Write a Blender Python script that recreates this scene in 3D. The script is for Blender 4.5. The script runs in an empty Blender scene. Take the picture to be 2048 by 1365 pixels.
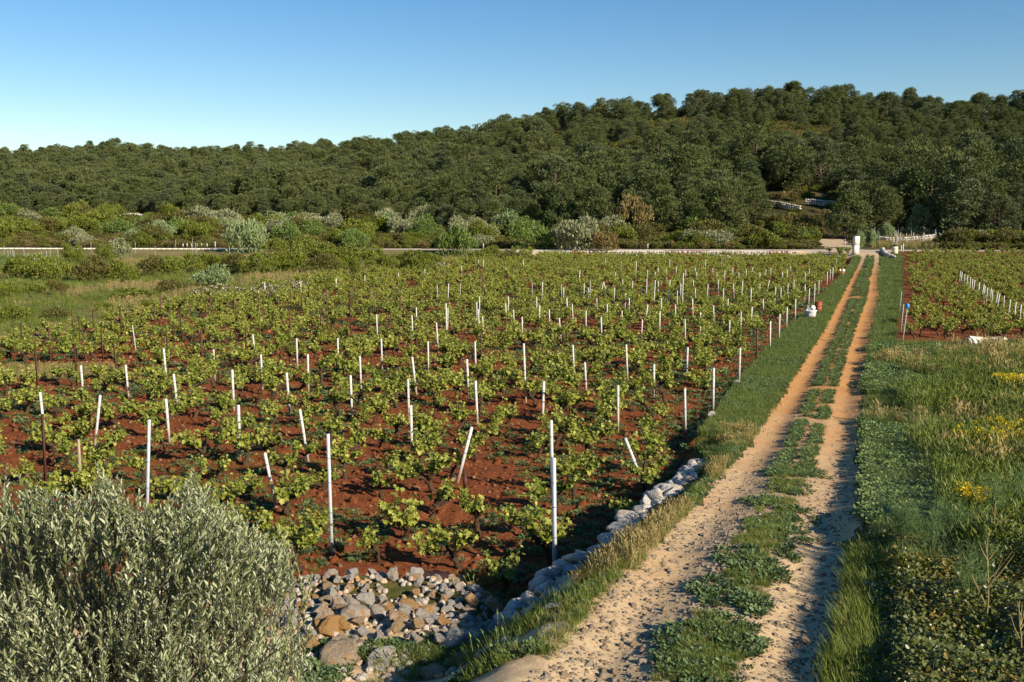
import bpy, math, random
import numpy as np
from mathutils import Vector, Matrix, Euler
R = math.radians
rng = np.random.default_rng(7)
random.seed(7)
scene = bpy.context.scene
COL = scene.collection

# ------------------------------------------------------------ camera, sky, sun
CAM_Z, PITCH, F = 5.0, 6.8, 1991.0
cd = bpy.data.cameras.new('camera'); cam = bpy.data.objects.new('camera', cd); COL.objects.link(cam)
cam.location = (0, 0, CAM_Z); cam.rotation_euler = (R(90 - PITCH), 0, 0)
cd.sensor_width = 36; cd.lens = 36 * F / 2048; cd.clip_start = 0.1; cd.clip_end = 3000
scene.camera = cam
SUN_EL, SUN_AZ = 25.0, 133.0           # azimuth clockwise from +Y (view direction)
w = bpy.data.worlds.new('World'); scene.world = w; w.use_nodes = True
nt = w.node_tree; bg = nt.nodes['Background']
sky = nt.nodes.new('ShaderNodeTexSky'); sky.sky_type = 'NISHITA'; sky.sun_disc = False
sky.sun_elevation = R(SUN_EL); sky.sun_rotation = R(SUN_AZ)
sky.air_density = 1.0; sky.dust_density = 0.1; sky.ozone_density = 1.6
hsv = nt.nodes.new('ShaderNodeHueSaturation'); hsv.inputs['Saturation'].default_value = 1.4; hsv.inputs['Hue'].default_value = .506
nt.links.new(sky.outputs[0], hsv.inputs['Color']); nt.links.new(hsv.outputs[0], bg.inputs[0]); bg.inputs[1].default_value = 0.072
sl = bpy.data.lights.new('sun', 'SUN'); sun = bpy.data.objects.new('sun', sl); COL.objects.link(sun)
sl.energy = 5.0; sl.angle = R(0.5); sl.color = (1.0, 0.87, 0.68)
sd = Vector((math.sin(R(SUN_AZ)) * math.cos(R(SUN_EL)), math.cos(R(SUN_AZ)) * math.cos(R(SUN_EL)), math.sin(R(SUN_EL))))
sun.rotation_euler = sd.to_track_quat('Z', 'Y').to_euler(); sun.location = sd * 60
scene.view_settings.view_transform = 'Standard'; scene.view_settings.look = 'None'
scene.view_settings.exposure = 0.8; scene.view_settings.gamma = 1
scene.render.engine = 'CYCLES'
scene.cycles.max_bounces = 4; scene.cycles.diffuse_bounces = 1; scene.cycles.glossy_bounces = 2
scene.cycles.transmission_bounces = 3; scene.cycles.transparent_max_bounces = 4

# ------------------------------------------------------------ numbers
def vnoise(x, y, s=1.0, seed=0):
    x = np.asarray(x, float) / s + seed * 17.13; y = np.asarray(y, float) / s + seed * 5.71
    xi = np.floor(x).astype(np.int64); yi = np.floor(y).astype(np.int64)
    fx = x - xi; fy = y - yi; fx = fx * fx * (3 - 2 * fx); fy = fy * fy * (3 - 2 * fy)
    def h(a, b):
        n = (a * 374761393 + b * 668265263 + seed * 144665) & 0xFFFFFFFF
        n = ((n ^ (n >> 13)) * 1274126177) & 0xFFFFFFFF
        return ((n ^ (n >> 16)) & 0xFFFF) / 65535.0
    return (h(xi, yi) * (1 - fx) + h(xi + 1, yi) * fx) * (1 - fy) + (h(xi, yi + 1) * (1 - fx) + h(xi + 1, yi + 1) * fx) * fy
def fbm(x, y, s, seed=0, o=3):
    t = 0; a = 1; n = 0
    for k in range(o):
        t = t + a * vnoise(x, y, s / 2 ** k, seed + k); n += a; a *= .5
    return t / n
def sstep(a, b, v):
    t = np.clip((np.asarray(v, float) - a) / (b - a), 0, 1); return t * t * (3 - 2 * t)
CT, ST = math.cos(R(PITCH)), math.sin(R(PITCH))
def ray(px, py):
    u = (px - 1024) / F; v = (py - 682.5) / F
    return np.array([u, CT - v * ST, -ST - v * CT])
def flat(px, py, z):
    d = ray(px, py); t = (z - CAM_Z) / d[2]; return d[0] * t, d[1] * t
YK = [0, 8, 11, 14.6, 20, 23, 28, 40, 50, 65, 83, 107, 119, 126]
ZK = [1.42, 1.38, 1.3, .98, .5, .33, .14, -.06, -.08, .03, .25, .5, .85, 1.36]
def zt(Y): return np.interp(Y, YK, ZK)
def zf(Y): return np.interp(Y, [0, 60, 90, 125], [0, 0, .2, .4])
def on_track(px, py):
    z = 0.5
    for k in range(40):
        x, y = flat(px, py, z); z = .6 * z + .4 * float(zt(min(y, 140)))
    return x, y
RUT = [(1365, 1185, 1570), (1230, 1285, 1612), (1100, 1370, 1640), (1000, 1455, 1660), (900, 1525, 1675), (850, 1556, 1685),
       (800, 1585, 1693), (700, 1640, 1714), (650, 1668, 1727), (600, 1690, 1743), (550, 1712, 1748), (530, 1722, 1752)]
Lp = np.array(sorted([on_track(l, y)[::-1] for y, l, r in RUT])); Rp = np.array(sorted([on_track(r, y)[::-1] for y, l, r in RUT]))
def ext(P):
    a, b = P[0], P[1]; s = (b[1] - a[1]) / (b[0] - a[0])
    return np.vstack([[0, a[1] - s * a[0]], P, [P[-1][0] + 25, P[-1][1] + 25 * (P[-1][1] - P[-3][1]) / (P[-1][0] - P[-3][0])]])
Lp, Rp = ext(Lp), ext(Rp)
def xL(Y): return np.interp(Y, Lp[:, 0], Lp[:, 1])
def xR(Y): return np.interp(Y, Rp[:, 0], Rp[:, 1])
WALL = [(10.3, .08), (11.4, .61), (12.4, 1.34), (14, 1.93), (15.5, 2.5), (18.6, 3.7)]
def zwall(Y): return np.interp(Y, [10.3, 12.4, 14, 15.5, 18.6, 21], [.85, .95, .88, .74, .42, .2])
BND = WALL + [(21, 3.9), (30, 6.75), (39.8, 10.2), (57.5, 17.0), (80, 26.0), (105, 35.6), (128, 44)]
BY = [b[0] for b in BND]; BX = [b[1] for b in BND]
def xw(Y): return np.interp(Y, BY, BX)
RWL = [(6.6, 2.5), (7.3, 2.78), (8.6, 3.25), (9.6, 3.62), (10.6, 4.0)]
def xr(Y): return np.interp(Y, [r[0] for r in RWL], [r[1] for r in RWL])
LB = [flat(px, py, z) for px, py, z in [(-500, 800, 0), (0, 690, 0), (200, 652, 0), (420, 596, 0), (640, 563, .05), (960, 524, .3), (1130, 508, .38)]]
LBy = [p[1] for p in LB]; LBx = [p[0] for p in LB]
def yleft(x): return np.interp(x, LBx, LBy)     # far edge of the vineyard on its left side
def yroad(x): return 134 - .09 * np.asarray(x, float)
def yfront(x): return np.interp(x, [-1.2, -.5, .1], [13.3, 13.0, 11.7])
# hill: by bearing
HPX = [-900, 0, 290, 400, 560, 600, 700, 850, 960, 1050, 1160, 1250, 1400, 1560, 1700, 1820, 1900, 1960, 2048, 2900]
HTOP = [315, 304, 294, 303, 303, 296, 293, 276, 264, 246, 221, 207, 190, 178, 188, 193, 203, 200, 184, 170]
def ridge(px):
    Dr = np.interp(px, [0, 600, 1000, 1560, 2048], [480, 455, 400, 335, 320])
    top = np.interp(px, HPX, HTOP)
    return Dr, CAM_Z + (445 - top) * Dr / F - np.interp(px, [0, 1000, 1560], [7.6, 6.6, 8.6])
def foot(px):
    return (np.interp(px, [0, 600, 1000, 1560, 2048], [235, 205, 178, 152, 150]), np.interp(px, [0, 600, 1000, 1560, 2048], [7.4, 5.4, 3.6, 2.4, 2.2]))
def H(x, y, micro=True):
    x = np.asarray(x, float); y = np.asarray(y, float)
    t, f = zt(y), zf(y)
    s = x - xw(y)
    wdt = np.interp(y, [0, 18, 24, 60], [.16, .16, .6, 1.0])
    k = sstep(-wdt, wdt * .4, s)
    fr = sstep(0, 3.1, yfront(x) - y)
    dd = yfront(x) - y; fr = .55 * sstep(0, .8, dd) + .45 * sstep(1.4, 3.2, dd); left = f + (.68 - f) * fr
    vt = np.where(y < 21, zwall(y) + (t - zwall(y)) * sstep(.1, 1.0, s / np.maximum(xL(y) - .45 - xw(y), .3)), t)
    z = left * (1 - k) + vt * k
    near = .68 + (t - .68) * sstep(-.3, .95, (x - .1 - (y - 10.3) * .5) / np.maximum(xL(y) - .5 - .1 - (y - 10.3) * .5, .3))
    z = near + (z - near) * sstep(9.9, 10.5, y)
    rs = sstep(-.05, .3, x - xr(y)) * (1 - sstep(10.2, 14.5, y)) * .17
    far_right = sstep(2.5, 7, x - xR(y)) * .22 * (1 - sstep(30, 44, y))
    z = z + rs + far_right
    for c in (xL(y), xR(y)):
        z = z - .07 * np.exp(-((x - c) / .33) ** 2) * (1 - sstep(100, 118, y))
    # left rough ground
    rough = sstep(0, 6, y - yleft(x)) * (x < 30)
    z = z + rough * .25 * sstep(100, 60, y) + rough * (fbm(x, y, 9, 3) - .5) * .5 * sstep(118, 105, y)
    # road and hill
    yr = yroad(x); d = y - yr
    nearj = np.exp(-((x - 41.5) / 3.4) ** 4)
    lft = sstep(9, -6, x)
    up = np.where(d < -3.0, 0, 1.0)
    ramp = sstep(-14, -3.2, d) * np.maximum(lft, nearj)
    base = np.where(y > 100, z * (1 - np.maximum(up, ramp)) + 1.38 * np.maximum(up, ramp), z)
    px = 1024 + F * x / np.maximum(y, 1)
    Dr, zr = ridge(px); Df, zfo = foot(px)
    yb = yr + 3.2
    a = np.clip((y - yb) / np.maximum(Df - yb, 5), 0, 1)
    b = np.clip((y - Df) / (Dr - Df), 0, 1)
    c = np.clip((y - Dr) / 200, 0, 3)
    hz = 1.38 + (zfo - 1.38) * a ** 1.2 + (zr - zfo) * (.75 * b + .25 * b * b * (3 - 2 * b)) - 22 * c ** 1.5
    hz = hz + (fbm(x, y, 28, 11) - .5) * 3.0 * sstep(0, 25, y - yb) * sstep(0, 60, y - Df + 30)
    z = np.where(y > yb, hz, base)
    if micro:
        soil = sstep(.1, .5, -s) * (y > 9.5) * (y < 45)
        z = z + soil * ((fbm(x, y, .5, 21) - .5) * .11 + (vnoise(x, y, .13, 25) - .5) * .035)
        z = z + (fbm(x, y, 1.3, 31) - .5) * .07 * (y < 118) + (vnoise(x, y, .16, 33) - .5) * .022 * (y < 25)
    return z
def hz1(x, y): return float(H(np.array([x]), np.array([y]))[0])
def at(px, py):                                   # the point of the terrain seen there
    d = ray(px, py); T = np.concatenate([np.arange(4, 60, .05), np.arange(60, 700, .3)])
    P = np.array([0, 0, CAM_Z])[:, None] + d[:, None] * T
    i = int(np.argmax(P[2] < H(P[0], P[1])))
    return Vector(P[:, i])
def mpp(y): return y / F                          # metres in one photo pixel at that depth

# ------------------------------------------------------------ mesh helpers
class MB:
    def __init__(s): s.v = []; s.l = []; s.c = []; s.m = []; s.n = 0
    def add(s, V, loops, counts, mat=0):
        V = np.asarray(V, float).reshape(-1, 3); loops = np.asarray(loops, np.int64); counts = np.asarray(counts, np.int64)
        s.v.append(V); s.l.append(loops + s.n); s.c.append(counts); s.m.append(np.full(len(counts), mat) if np.isscalar(mat) else np.asarray(mat)); s.n += len(V)
        return s
    def faces(s, V, faces, mat=0):
        return s.add(V, [i for f in faces for i in f], [len(f) for f in faces], mat)
    def tube(s, pts, rad, n=6, mat=0, cap=True):
        pts = np.asarray(pts, float); rad = np.broadcast_to(np.asarray(rad, float), (len(pts),)); k = len(pts)
        tan = np.gradient(pts, axis=0); tan /= np.linalg.norm(tan, axis=1)[:, None] + 1e-9
        ref = np.where(np.abs(tan[:, 2:3]) > .9, np.array([[1., 0, 0]]), np.array([[0, 0, 1.]]))
        a = np.cross(tan, ref); a /= np.linalg.norm(a, axis=1)[:, None] + 1e-9; b = np.cross(tan, a)
        th = np.linspace(0, 2 * math.pi, n, endpoint=False)
        V = pts[:, None] + rad[:, None, None] * (a[:, None] * np.cos(th)[None, :, None] + b[:, None] * np.sin(th)[None, :, None])
        fs = [(i * n + j, i * n + (j + 1) % n, (i + 1) * n + (j + 1) % n, (i + 1) * n + j) for i in range(k - 1) for j in range(n)]
        if cap: fs += [tuple(range((k - 1) * n, k * n)), tuple(range(n - 1, -1, -1))]
        return s.faces(V.reshape(-1, 3), fs, mat)
    def cards(s, tmpl, P, A, N, L, W, mat=0):
        tv, tf = tmpl; P = np.asarray(P, float); n = len(P)
        if n == 0: return s
        A = A / (np.linalg.norm(A, axis=1)[:, None] + 1e-9); B = np.cross(N, A); B /= np.linalg.norm(B, axis=1)[:, None] + 1e-9
        Nn = np.cross(A, B); L = np.broadcast_to(L, (n,)); W = np.broadcast_to(W, (n,))
        V = P[:, None] + A[:, None] * (tv[:, 0][None, :] * L[:, None])[..., None] + B[:, None] * (tv[:, 1][None, :] * W[:, None])[..., None] + Nn[:, None] * (tv[:, 2][None, :] * L[:, None])[..., None]
        lp = np.array([i for f in tf for i in f]); ct = np.array([len(f) for f in tf])
        loops = (lp[None] + np.arange(n)[:, None] * len(tv)).ravel()
        return s.add(V.reshape(-1, 3), loops, np.tile(ct, n), mat if np.isscalar(mat) else np.repeat(mat, len(ct)))
    def join(s, o, M=None, mat=None):
        for V, l, c, m in zip(o.v, o.l, o.c, o.m):
            pass
        V = np.vstack(o.v)
        if M is not None:
            M = np.array(M); V = V @ M[:3, :3].T + M[:3, 3]
        return s.add(V, np.concatenate(o.l), np.concatenate(o.c), np.concatenate(o.m) if mat is None else mat)
    def mesh(s, name, mats, smooth=False):
        me = bpy.data.meshes.new(name); V = np.vstack(s.v).astype(np.float32); L = np.concatenate(s.l).astype(np.int32); C = np.concatenate(s.c).astype(np.int32)
        me.vertices.add(len(V)); me.vertices.foreach_set('co', V.ravel())
        me.loops.add(len(L)); me.loops.foreach_set('vertex_index', L)
        me.polygons.add(len(C)); st = np.zeros(len(C), np.int32); st[1:] = np.cumsum(C)[:-1]
        me.polygons.foreach_set('loop_start', st); me.polygons.foreach_set('loop_total', C)
        me.polygons.foreach_set('material_index', np.concatenate(s.m).astype(np.int32))
        if smooth: me.polygons.foreach_set('use_smooth', np.ones(len(C), bool))
        for m in (mats if isinstance(mats, (list, tuple)) else [mats]): me.materials.append(m)
        me.update(calc_edges=True); me.validate(); return me
def tag(o, label=None, cat=None, group=None, kind=None):
    if label: o['label'] = label
    if cat: o['category'] = cat
    if group: o['group'] = group
    if kind: o['kind'] = kind
    return o
def obj(name, me, parent=None, loc=None, rot=None, scl=None):
    o = bpy.data.objects.new(name, me); COL.objects.link(o)
    if parent: o.parent = parent
    if loc is not None: o.location = loc
    if rot is not None: o.rotation_euler = rot
    if scl is not None: o.scale = scl if hasattr(scl, '__len__') else (scl,) * 3
    return o
def box(mb, c, s, mat=0, bev=.0, rot=None):
    x, y, z = [q / 2 for q in s]
    if bev:
        b = bev; prof = [(-x + b, -y), (x - b, -y), (x, -y + b), (x, y - b), (x - b, y), (-x + b, y), (-x, y - b), (-x, -y + b)]
        ins = [(px * (1 - b / x), py * (1 - b / y)) for px, py in prof]
        V = [(p[0], p[1], -z) for p in prof] + [(p[0], p[1], z - b) for p in prof] + [(p[0], p[1], z) for p in ins]
        fs = [tuple(range(7, -1, -1)), tuple(range(16, 24))] + [(r * 8 + i, r * 8 + (i + 1) % 8, r * 8 + 8 + (i + 1) % 8, r * 8 + 8 + i) for r in (0, 1) for i in range(8)]
    else:
        V = [(sx * x, sy * y, sz * z) for sz in (-1, 1) for sy in (-1, 1) for sx in (-1, 1)]
        fs = [(0, 2, 3, 1), (4, 5, 7, 6), (0, 1, 5, 4), (1, 3, 7, 5), (3, 2, 6, 7), (2, 0, 4, 6)]
    V = np.array(V)
    if rot is not None: V = V @ np.array(Euler(rot).to_matrix()).T
    return mb.faces(V + np.array(c), fs, mat)

# ------------------------------------------------------------ materials
def mat(name, col, rough=.9, spec=.2):
    m = bpy.data.materials.new(name); m.use_nodes = True; b = m.node_tree.nodes['Principled BSDF']
    b.inputs['Base Color'].default_value = (*col, 1); b.inputs['Roughness'].default_value = rough; b.inputs['Specular IOR Level'].default_value = spec
    return m
def N(m, t, **kw):
    n = m.node_tree.nodes.new(t)
    for k, v in kw.items():
        if k in n.inputs: n.inputs[k].default_value = v
        else: setattr(n, k, v)
    return n
def LK(m, a, b): m.node_tree.links.new(a, b)
def ramp(m, src, stops):
    n = N(m, 'ShaderNodeValToRGB'); e = n.color_ramp.elements
    while len(e) < len(stops): e.new(.5)
    for q, (p, c) in zip(e, stops): q.position = p; q.color = (*c, 1)
    LK(m, src, n.inputs[0]); return n.outputs[0]
def noise(m, scale, detail=4, coord='Object', rough=.55, vec=None):
    n = N(m, 'ShaderNodeTexNoise'); n.inputs['Scale'].default_value = scale; n.inputs['Detail'].default_value = detail; n.inputs['Roughness'].default_value = rough
    if vec is None:
        vec = N(m, 'ShaderNodeTexCoord').outputs[coord]
    LK(m, vec, n.inputs['Vector']); return n.outputs['Fac']
def mixc(m, fac, a, b, mode='MIX'):
    n = N(m, 'ShaderNodeMix', data_type='RGBA', blend_type=mode)
    if hasattr(fac, 'node'): LK(m, fac, n.inputs[0])
    else: n.inputs[0].default_value = fac
    for i, q in ((6, a), (7, b)):
        if hasattr(q, 'node'): LK(m, q, n.inputs[i])
        else: n.inputs[i].default_value = (*q, 1)
    return n.outputs[2]
def bump(m, h, strength=.5, dist=.05):
    n = N(m, 'ShaderNodeBump'); n.inputs['Strength'].default_value = strength; n.inputs['Distance'].default_value = dist
    LK(m, h, n.inputs['Height']); LK(m, n.outputs[0], m.node_tree.nodes['Principled BSDF'].inputs['Normal'])
def leafmat(name, c1, c2, c3=None, trans=.3, rough=.55, spec=.25, back=None, nscale=6):
    """foliage: colour varies by plant and in clumps; part of the light passes through"""
    m = mat(name, c1, rough, spec); t = m.node_tree; b = t.nodes['Principled BSDF']; out = t.nodes['Material Output']
    oi = N(m, 'ShaderNodeObjectInfo'); geo = N(m, 'ShaderNodeNewGeometry')
    col = mixc(m, oi.outputs['Random'], c1, c2)
    isl = N(m, 'ShaderNodeMath', operation='POWER'); LK(m, geo.outputs['Random Per Island'], isl.inputs[0]); isl.inputs[1].default_value = 2.2
    col = mixc(m, isl.outputs[0], col, c3 or c2)
    if back: col = mixc(m, geo.outputs['Backfacing'], col, back)
    LK(m, col, b.inputs['Base Color'])
    tr = N(m, 'ShaderNodeBsdfTranslucent'); tc = mixc(m, .5, col, (1, .95, .45), 'MULTIPLY'); LK(m, tc, tr.inputs[0])
    mx = N(m, 'ShaderNodeMixShader'); mx.inputs[0].default_value = trans
    LK(m, b.outputs[0], mx.inputs[1]); LK(m, tr.outputs[0], mx.inputs[2]); LK(m, mx.outputs[0], out.inputs[0])
    return m
M = {}
def soil_mat():
    m = mat('red_soil', (.3, .07, .02), 1, .05); tc = N(m, 'ShaderNodeTexCoord').outputs['Object']
    a = noise(m, .35, 5, vec=tc); b = noise(m, 9, 6, vec=tc, rough=.7); c = noise(m, 55, 3, vec=tc)
    col = ramp(m, b, [(.22, (.08, .028, .012)), (.5, (.21, .066, .024)), (.78, (.38, .16, .07))])
    col = mixc(m, ramp(m, a, [(.35, (0, 0, 0)), (.7, (1, 1, 1))]), col, (.17, .052, .020))
    vo = N(m, 'ShaderNodeTexVoronoi'); vo.inputs['Scale'].default_value = 26; LK(m, tc, vo.inputs['Vector'])
    peb = ramp(m, vo.outputs['Distance'], [(.10, (1, 1, 1)), (.2, (0, 0, 0))])
    sel = N(m, 'ShaderNodeMath', operation='GREATER_THAN'); sel.inputs[1].default_value = .5
    sp = N(m, 'ShaderNodeSeparateColor'); LK(m, vo.outputs['Color'], sp.inputs[0]); LK(m, sp.outputs[0], sel.inputs[0])
    mm = N(m, 'ShaderNodeMath', operation='MULTIPLY'); LK(m, peb, mm.inputs[0]); LK(m, sel.outputs[0], mm.inputs[1])
    col = mixc(m, mm.outputs[0], col, (.5, .30, .17))
    LK(m, col, m.node_tree.nodes['Principled BSDF'].inputs['Base Color'])
    h = N(m, 'ShaderNodeMath', operation='ADD'); LK(m, b, h.inputs[0]); LK(m, c, h.inputs[1]); bump(m, h.outputs[0], .6, .045); return m
def track_mat():
    m = mat('track_dirt', (.5, .3, .15), 1, .05); tc = N(m, 'ShaderNodeTexCoord').outputs['Object']
    sep = N(m, 'ShaderNodeSeparateXYZ'); LK(m, tc, sep.inputs[0])
    a = noise(m, .5, 5, vec=tc); b = noise(m, 14, 5, vec=tc, rough=.7); c = noise(m, 80, 3, vec=tc)
    mr = N(m, 'ShaderNodeMapRange'); mr.inputs[1].default_value = 9; mr.inputs[2].default_value = 30; LK(m, sep.outputs[1], mr.inputs[0])
    ad = N(m, 'ShaderNodeMath', operation='MULTIPLY_ADD'); LK(m, a, ad.inputs[0]); ad.inputs[1].default_value = 1.1; LK(m, mr.outputs[0], ad.inputs[2])
    sb = N(m, 'ShaderNodeMath', operation='SUBTRACT'); LK(m, ad.outputs[0], sb.inputs[0]); sb.inputs[1].default_value = .55
    pale = ramp(m, b, [(.25, (.40, .28, .15)), (.55, (.54, .40, .235)), (.8, (.64, .51, .34))])
    org = ramp(m, b, [(.25, (.36, .165, .055)), (.55, (.50, .255, .095)), (.8, (.58, .33, .14))])
    col = mixc(m, sb.outputs[0], pale, org)
    far = N(m, 'ShaderNodeMapRange'); far.inputs[1].default_value = 95; far.inputs[2].default_value = 118; LK(m, sep.outputs[1], far.inputs[0])
    col = mixc(m, far.outputs[0], col, (.46, .35, .23))
    LK(m, col, m.node_tree.nodes['Principled BSDF'].inputs['Base Color'])
    h = N(m, 'ShaderNodeMath', operation='ADD'); LK(m, b, h.inputs[0]); LK(m, c, h.inputs[1]); bump(m, h.outputs[0], .6, .012); return m
def ground_mat(name, stops, s1=.5, s2=7):
    m = mat(name, (.1, .1, .04), 1, .05); tc = N(m, 'ShaderNodeTexCoord').outputs['Object']
    a = noise(m, s1, 5, vec=tc); b = noise(m, s2, 6, vec=tc, rough=.7)
    ad = N(m, 'ShaderNodeMath', operation='MULTIPLY_ADD'); LK(m, a, ad.inputs[0]); ad.inputs[1].default_value = .6
    hb = N(m, 'ShaderNodeMath', operation='MULTIPLY'); LK(m, b, hb.inputs[0]); hb.inputs[1].default_value = .4; LK(m, hb.outputs[0], ad.inputs[2])
    LK(m, ramp(m, ad.outputs[0], stops), m.node_tree.nodes['Principled BSDF'].inputs['Base Color']); bump(m, b, .8, .08); return m
def rock_mat(name, grey, ochre, amt=.55, dark=(.12, .11, .10)):
    m = mat(name, grey, .95, .15); oi = N(m, 'ShaderNodeObjectInfo'); tc = N(m, 'ShaderNodeTexCoord').outputs['Object']
    v = N(m, 'ShaderNodeVectorMath', operation='MULTIPLY_ADD'); cx = N(m, 'ShaderNodeCombineXYZ')
    for k in range(3): LK(m, oi.outputs['Random'], cx.inputs[k])
    LK(m, cx.outputs[0], v.inputs[0]); v.inputs[1].default_value = (37, 91, 53); LK(m, tc, v.inputs[2])
    a = noise(m, 4, 5, vec=v.outputs[0]); b = noise(m, 22, 6, vec=v.outputs[0], rough=.7); c = noise(m, 11, 3, vec=v.outputs[0])
    col = ramp(m, b, [(.2, tuple(q * .6 for q in grey)), (.5, grey), (.8, tuple(min(1, q * 1.25) for q in grey))])
    f = N(m, 'ShaderNodeMath', operation='ADD'); LK(m, a, f.inputs[0]); rr = N(m, 'ShaderNodeMath', operation='MULTIPLY'); LK(m, oi.outputs['Random'], rr.inputs[0]); rr.inputs[1].default_value = .35; LK(m, rr.outputs[0], f.inputs[1])
    col = mixc(m, ramp(m, f.outputs[0], [(1.12 - amt, (0, 0, 0)), (min(1, 1.3 - amt), (1, 1, 1))]), col, ochre)
    col = mixc(m, ramp(m, c, [(.62, (0, 0, 0)), (.72, (.8, .8, .8))]), col, dark)
    LK(m, col, m.node_tree.nodes['Principled BSDF'].inputs['Base Color'])
    h = N(m, 'ShaderNodeMath', operation='ADD'); LK(m, b, h.inputs[0]); LK(m, a, h.inputs[1]); bump(m, h.outputs[0], 1.0, .06); return m
M['soil'] = soil_mat(); M['track'] = track_mat()
M['ground'] = ground_mat('grassy_earth', [(.3, (.05, .06, .015)), (.5, (.09, .09, .025)), (.68, (.17, .12, .045))])
M['rough'] = ground_mat('dry_meadow', [(.3, (.10, .10, .03)), (.5, (.17, .15, .055)), (.7, (.28, .21, .10))], .25, 4)
M['hillg'] = ground_mat('hill_earth', [(.3, (.035, .035, .012)), (.55, (.07, .06, .022)), (.78, (.20, .16, .10))], .08, 2)
M['road'] = ground_mat('pale_asphalt', [(.3, (.42, .36, .28)), (.6, (.52, .45, .36))], 1, 10)
M['rock'] = rock_mat('limestone', (.56, .50, .42), (.56, .31, .12), .46)
M['rockg'] = rock_mat('grey_limestone', (.55, .51, .45), (.50, .38, .23), .32)
M['rocko'] = rock_mat('ochre_limestone', (.46, .37, .26), (.54, .31, .12), .6)
M['peb'] = rock_mat('pebble', (.66, .55, .41), (.56, .40, .25), .5, (.42, .34, .25))
M['pebs'] = rock_mat('soil_stone', (.50, .33, .20), (.38, .13, .05), .6)
M['hrock'] = rock_mat('hill_limestone', (.50, .46, .42), (.36, .28, .18), .3)
M['bark'] = rock_mat('vine_bark', (.075, .05, .032), (.10, .055, .03), .4, (.03, .022, .016))
M['pbark'] = rock_mat('pine_bark', (.11, .085, .065), (.14, .10, .07), .4, (.04, .03, .025))
M['vine'] = leafmat('vine_leaf', (.12, .17, .018), (.24, .27, .032), (.46, .46, .12), .30)
M['shoot'] = leafmat('vine_shoot', (.20, .26, .05), (.22, .24, .06), None, .2)
M['pine'] = leafmat('pine_needles', (.060, .086, .026), (.100, .124, .040), (.150, .165, .066), .12, .7, .1)
M['pineb'] = leafmat('blue_pine_needles', (.066, .092, .040), (.098, .122, .052), (.130, .150, .072), .12, .7, .1)
M['maq'] = leafmat('maquis_leaf', (.055, .062, .014), (.098, .094, .024), (.15, .13, .04), .15, .6, .15)
M['maqb'] = leafmat('brown_maquis_leaf', (.12, .095, .03), (.17, .13, .045), (.22, .18, .08), .15, .6, .15)
M['lent'] = leafmat('lentisk_leaf', (.085, .110, .012), (.125, .15, .018), (.19, .21, .035), .2, .5, .25)
M['silver'] = leafmat('silvery_leaf', (.16, .18, .085), (.22, .235, .125), (.33, .335, .20), .2, .6, .2)
M['bright'] = leafmat('bright_leaf', (.085, .135, .025), (.125, .18, .035), (.20, .27, .075), .3, .5, .25)
M['pale'] = leafmat('pale_green_leaf', (.15, .21, .08), (.21, .27, .11), (.30, .36, .18), .3, .5, .25)
M['rusty_leaf'] = leafmat('dead_needles', (.34, .12, .035), (.38, .15, .05), (.42, .22, .10), .2, .7, .1)
M['olive'] = leafmat('olive_leaf', (.125, .165, .060), (.155, .195, .080), (.25, .28, .14), .12, .40, .5, back=(.29, .32, .19))
M['twig'] = mat('olive_twig', (.09, .08, .055), .85)
M['grass'] = leafmat('grass_blade', (.10, .15, .018), (.15, .20, .03), (.22, .25, .06), .3, .6, .2)
M['grassd'] = leafmat('deep_grass_blade', (.08, .13, .026), (.125, .175, .04), (.20, .25, .08), .3, .5, .3)
M['dry'] = leafmat('dry_grass_blade', (.36, .28, .11), (.30, .25, .10), (.44, .36, .18), .3, .7, .1)
M['weed'] = leafmat('weed_leaf', (.075, .125, .040), (.11, .165, .055), (.17, .23, .10), .25, .5, .3)
M['clover'] = leafmat('clover_leaf', (.13, .20, .045), (.18, .25, .07), (.30, .37, .15), .3, .5, .3)
M['bram'] = leafmat('bramble_leaf', (.085, .125, .010), (.12, .155, .014), (.26, .24, .03), .3, .38, .45, back=(.13, .15, .04))
M['bramy'] = leafmat('browned_bramble_leaf', (.22, .14, .02), (.26, .18, .03), (.38, .30, .08), .3, .5, .3)
M['fennel'] = leafmat('fennel_frond', (.10, .17, .055), (.12, .19, .065), (.15, .22, .08), .3, .6, .2)
M['yellow'] = leafmat('yellow_flower', (.62, .48, .02), (.66, .52, .03), (.72, .58, .06), .3, .6, .2)
M['whitef'] = leafmat('white_flower', (.72, .70, .60), (.78, .76, .68), None, .3, .6, .2)
M['lilac'] = leafmat('lilac_flower', (.42, .26, .50), (.48, .32, .55), None, .3, .6, .2)
def post_mat(name, top, low, rust=None, metal=0, h0=.18, h1=.55):
    m = mat(name, top, .6, .3); tc = N(m, 'ShaderNodeTexCoord'); sep = N(m, 'ShaderNodeSeparateXYZ'); LK(m, tc.outputs['Object'], sep.inputs[0])
    oi = N(m, 'ShaderNodeObjectInfo'); n = noise(m, 6, 5)
    ad = N(m, 'ShaderNodeMath', operation='MULTIPLY_ADD'); LK(m, n, ad.inputs[0]); ad.inputs[1].default_value = .35; LK(m, sep.outputs[2], ad.inputs[2])
    f = N(m, 'ShaderNodeMapRange'); f.inputs[1].default_value = h0; f.inputs[2].default_value = h1; LK(m, ad.outputs[0], f.inputs[0])
    col = mixc(m, f.outputs[0], low, top); n2 = noise(m, 18, 5)
    col = mixc(m, ramp(m, n2, [(.55, (0, 0, 0)), (.8, (.5, .5, .5))]), col, rust or tuple(q * .7 for q in top))
    LK(m, col, m.node_tree.nodes['Principled BSDF'].inputs['Base Color']); m.node_tree.nodes['Principled BSDF'].inputs['Metallic'].default_value = metal
    bump(m, n2, .25, .01); return m
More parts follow.
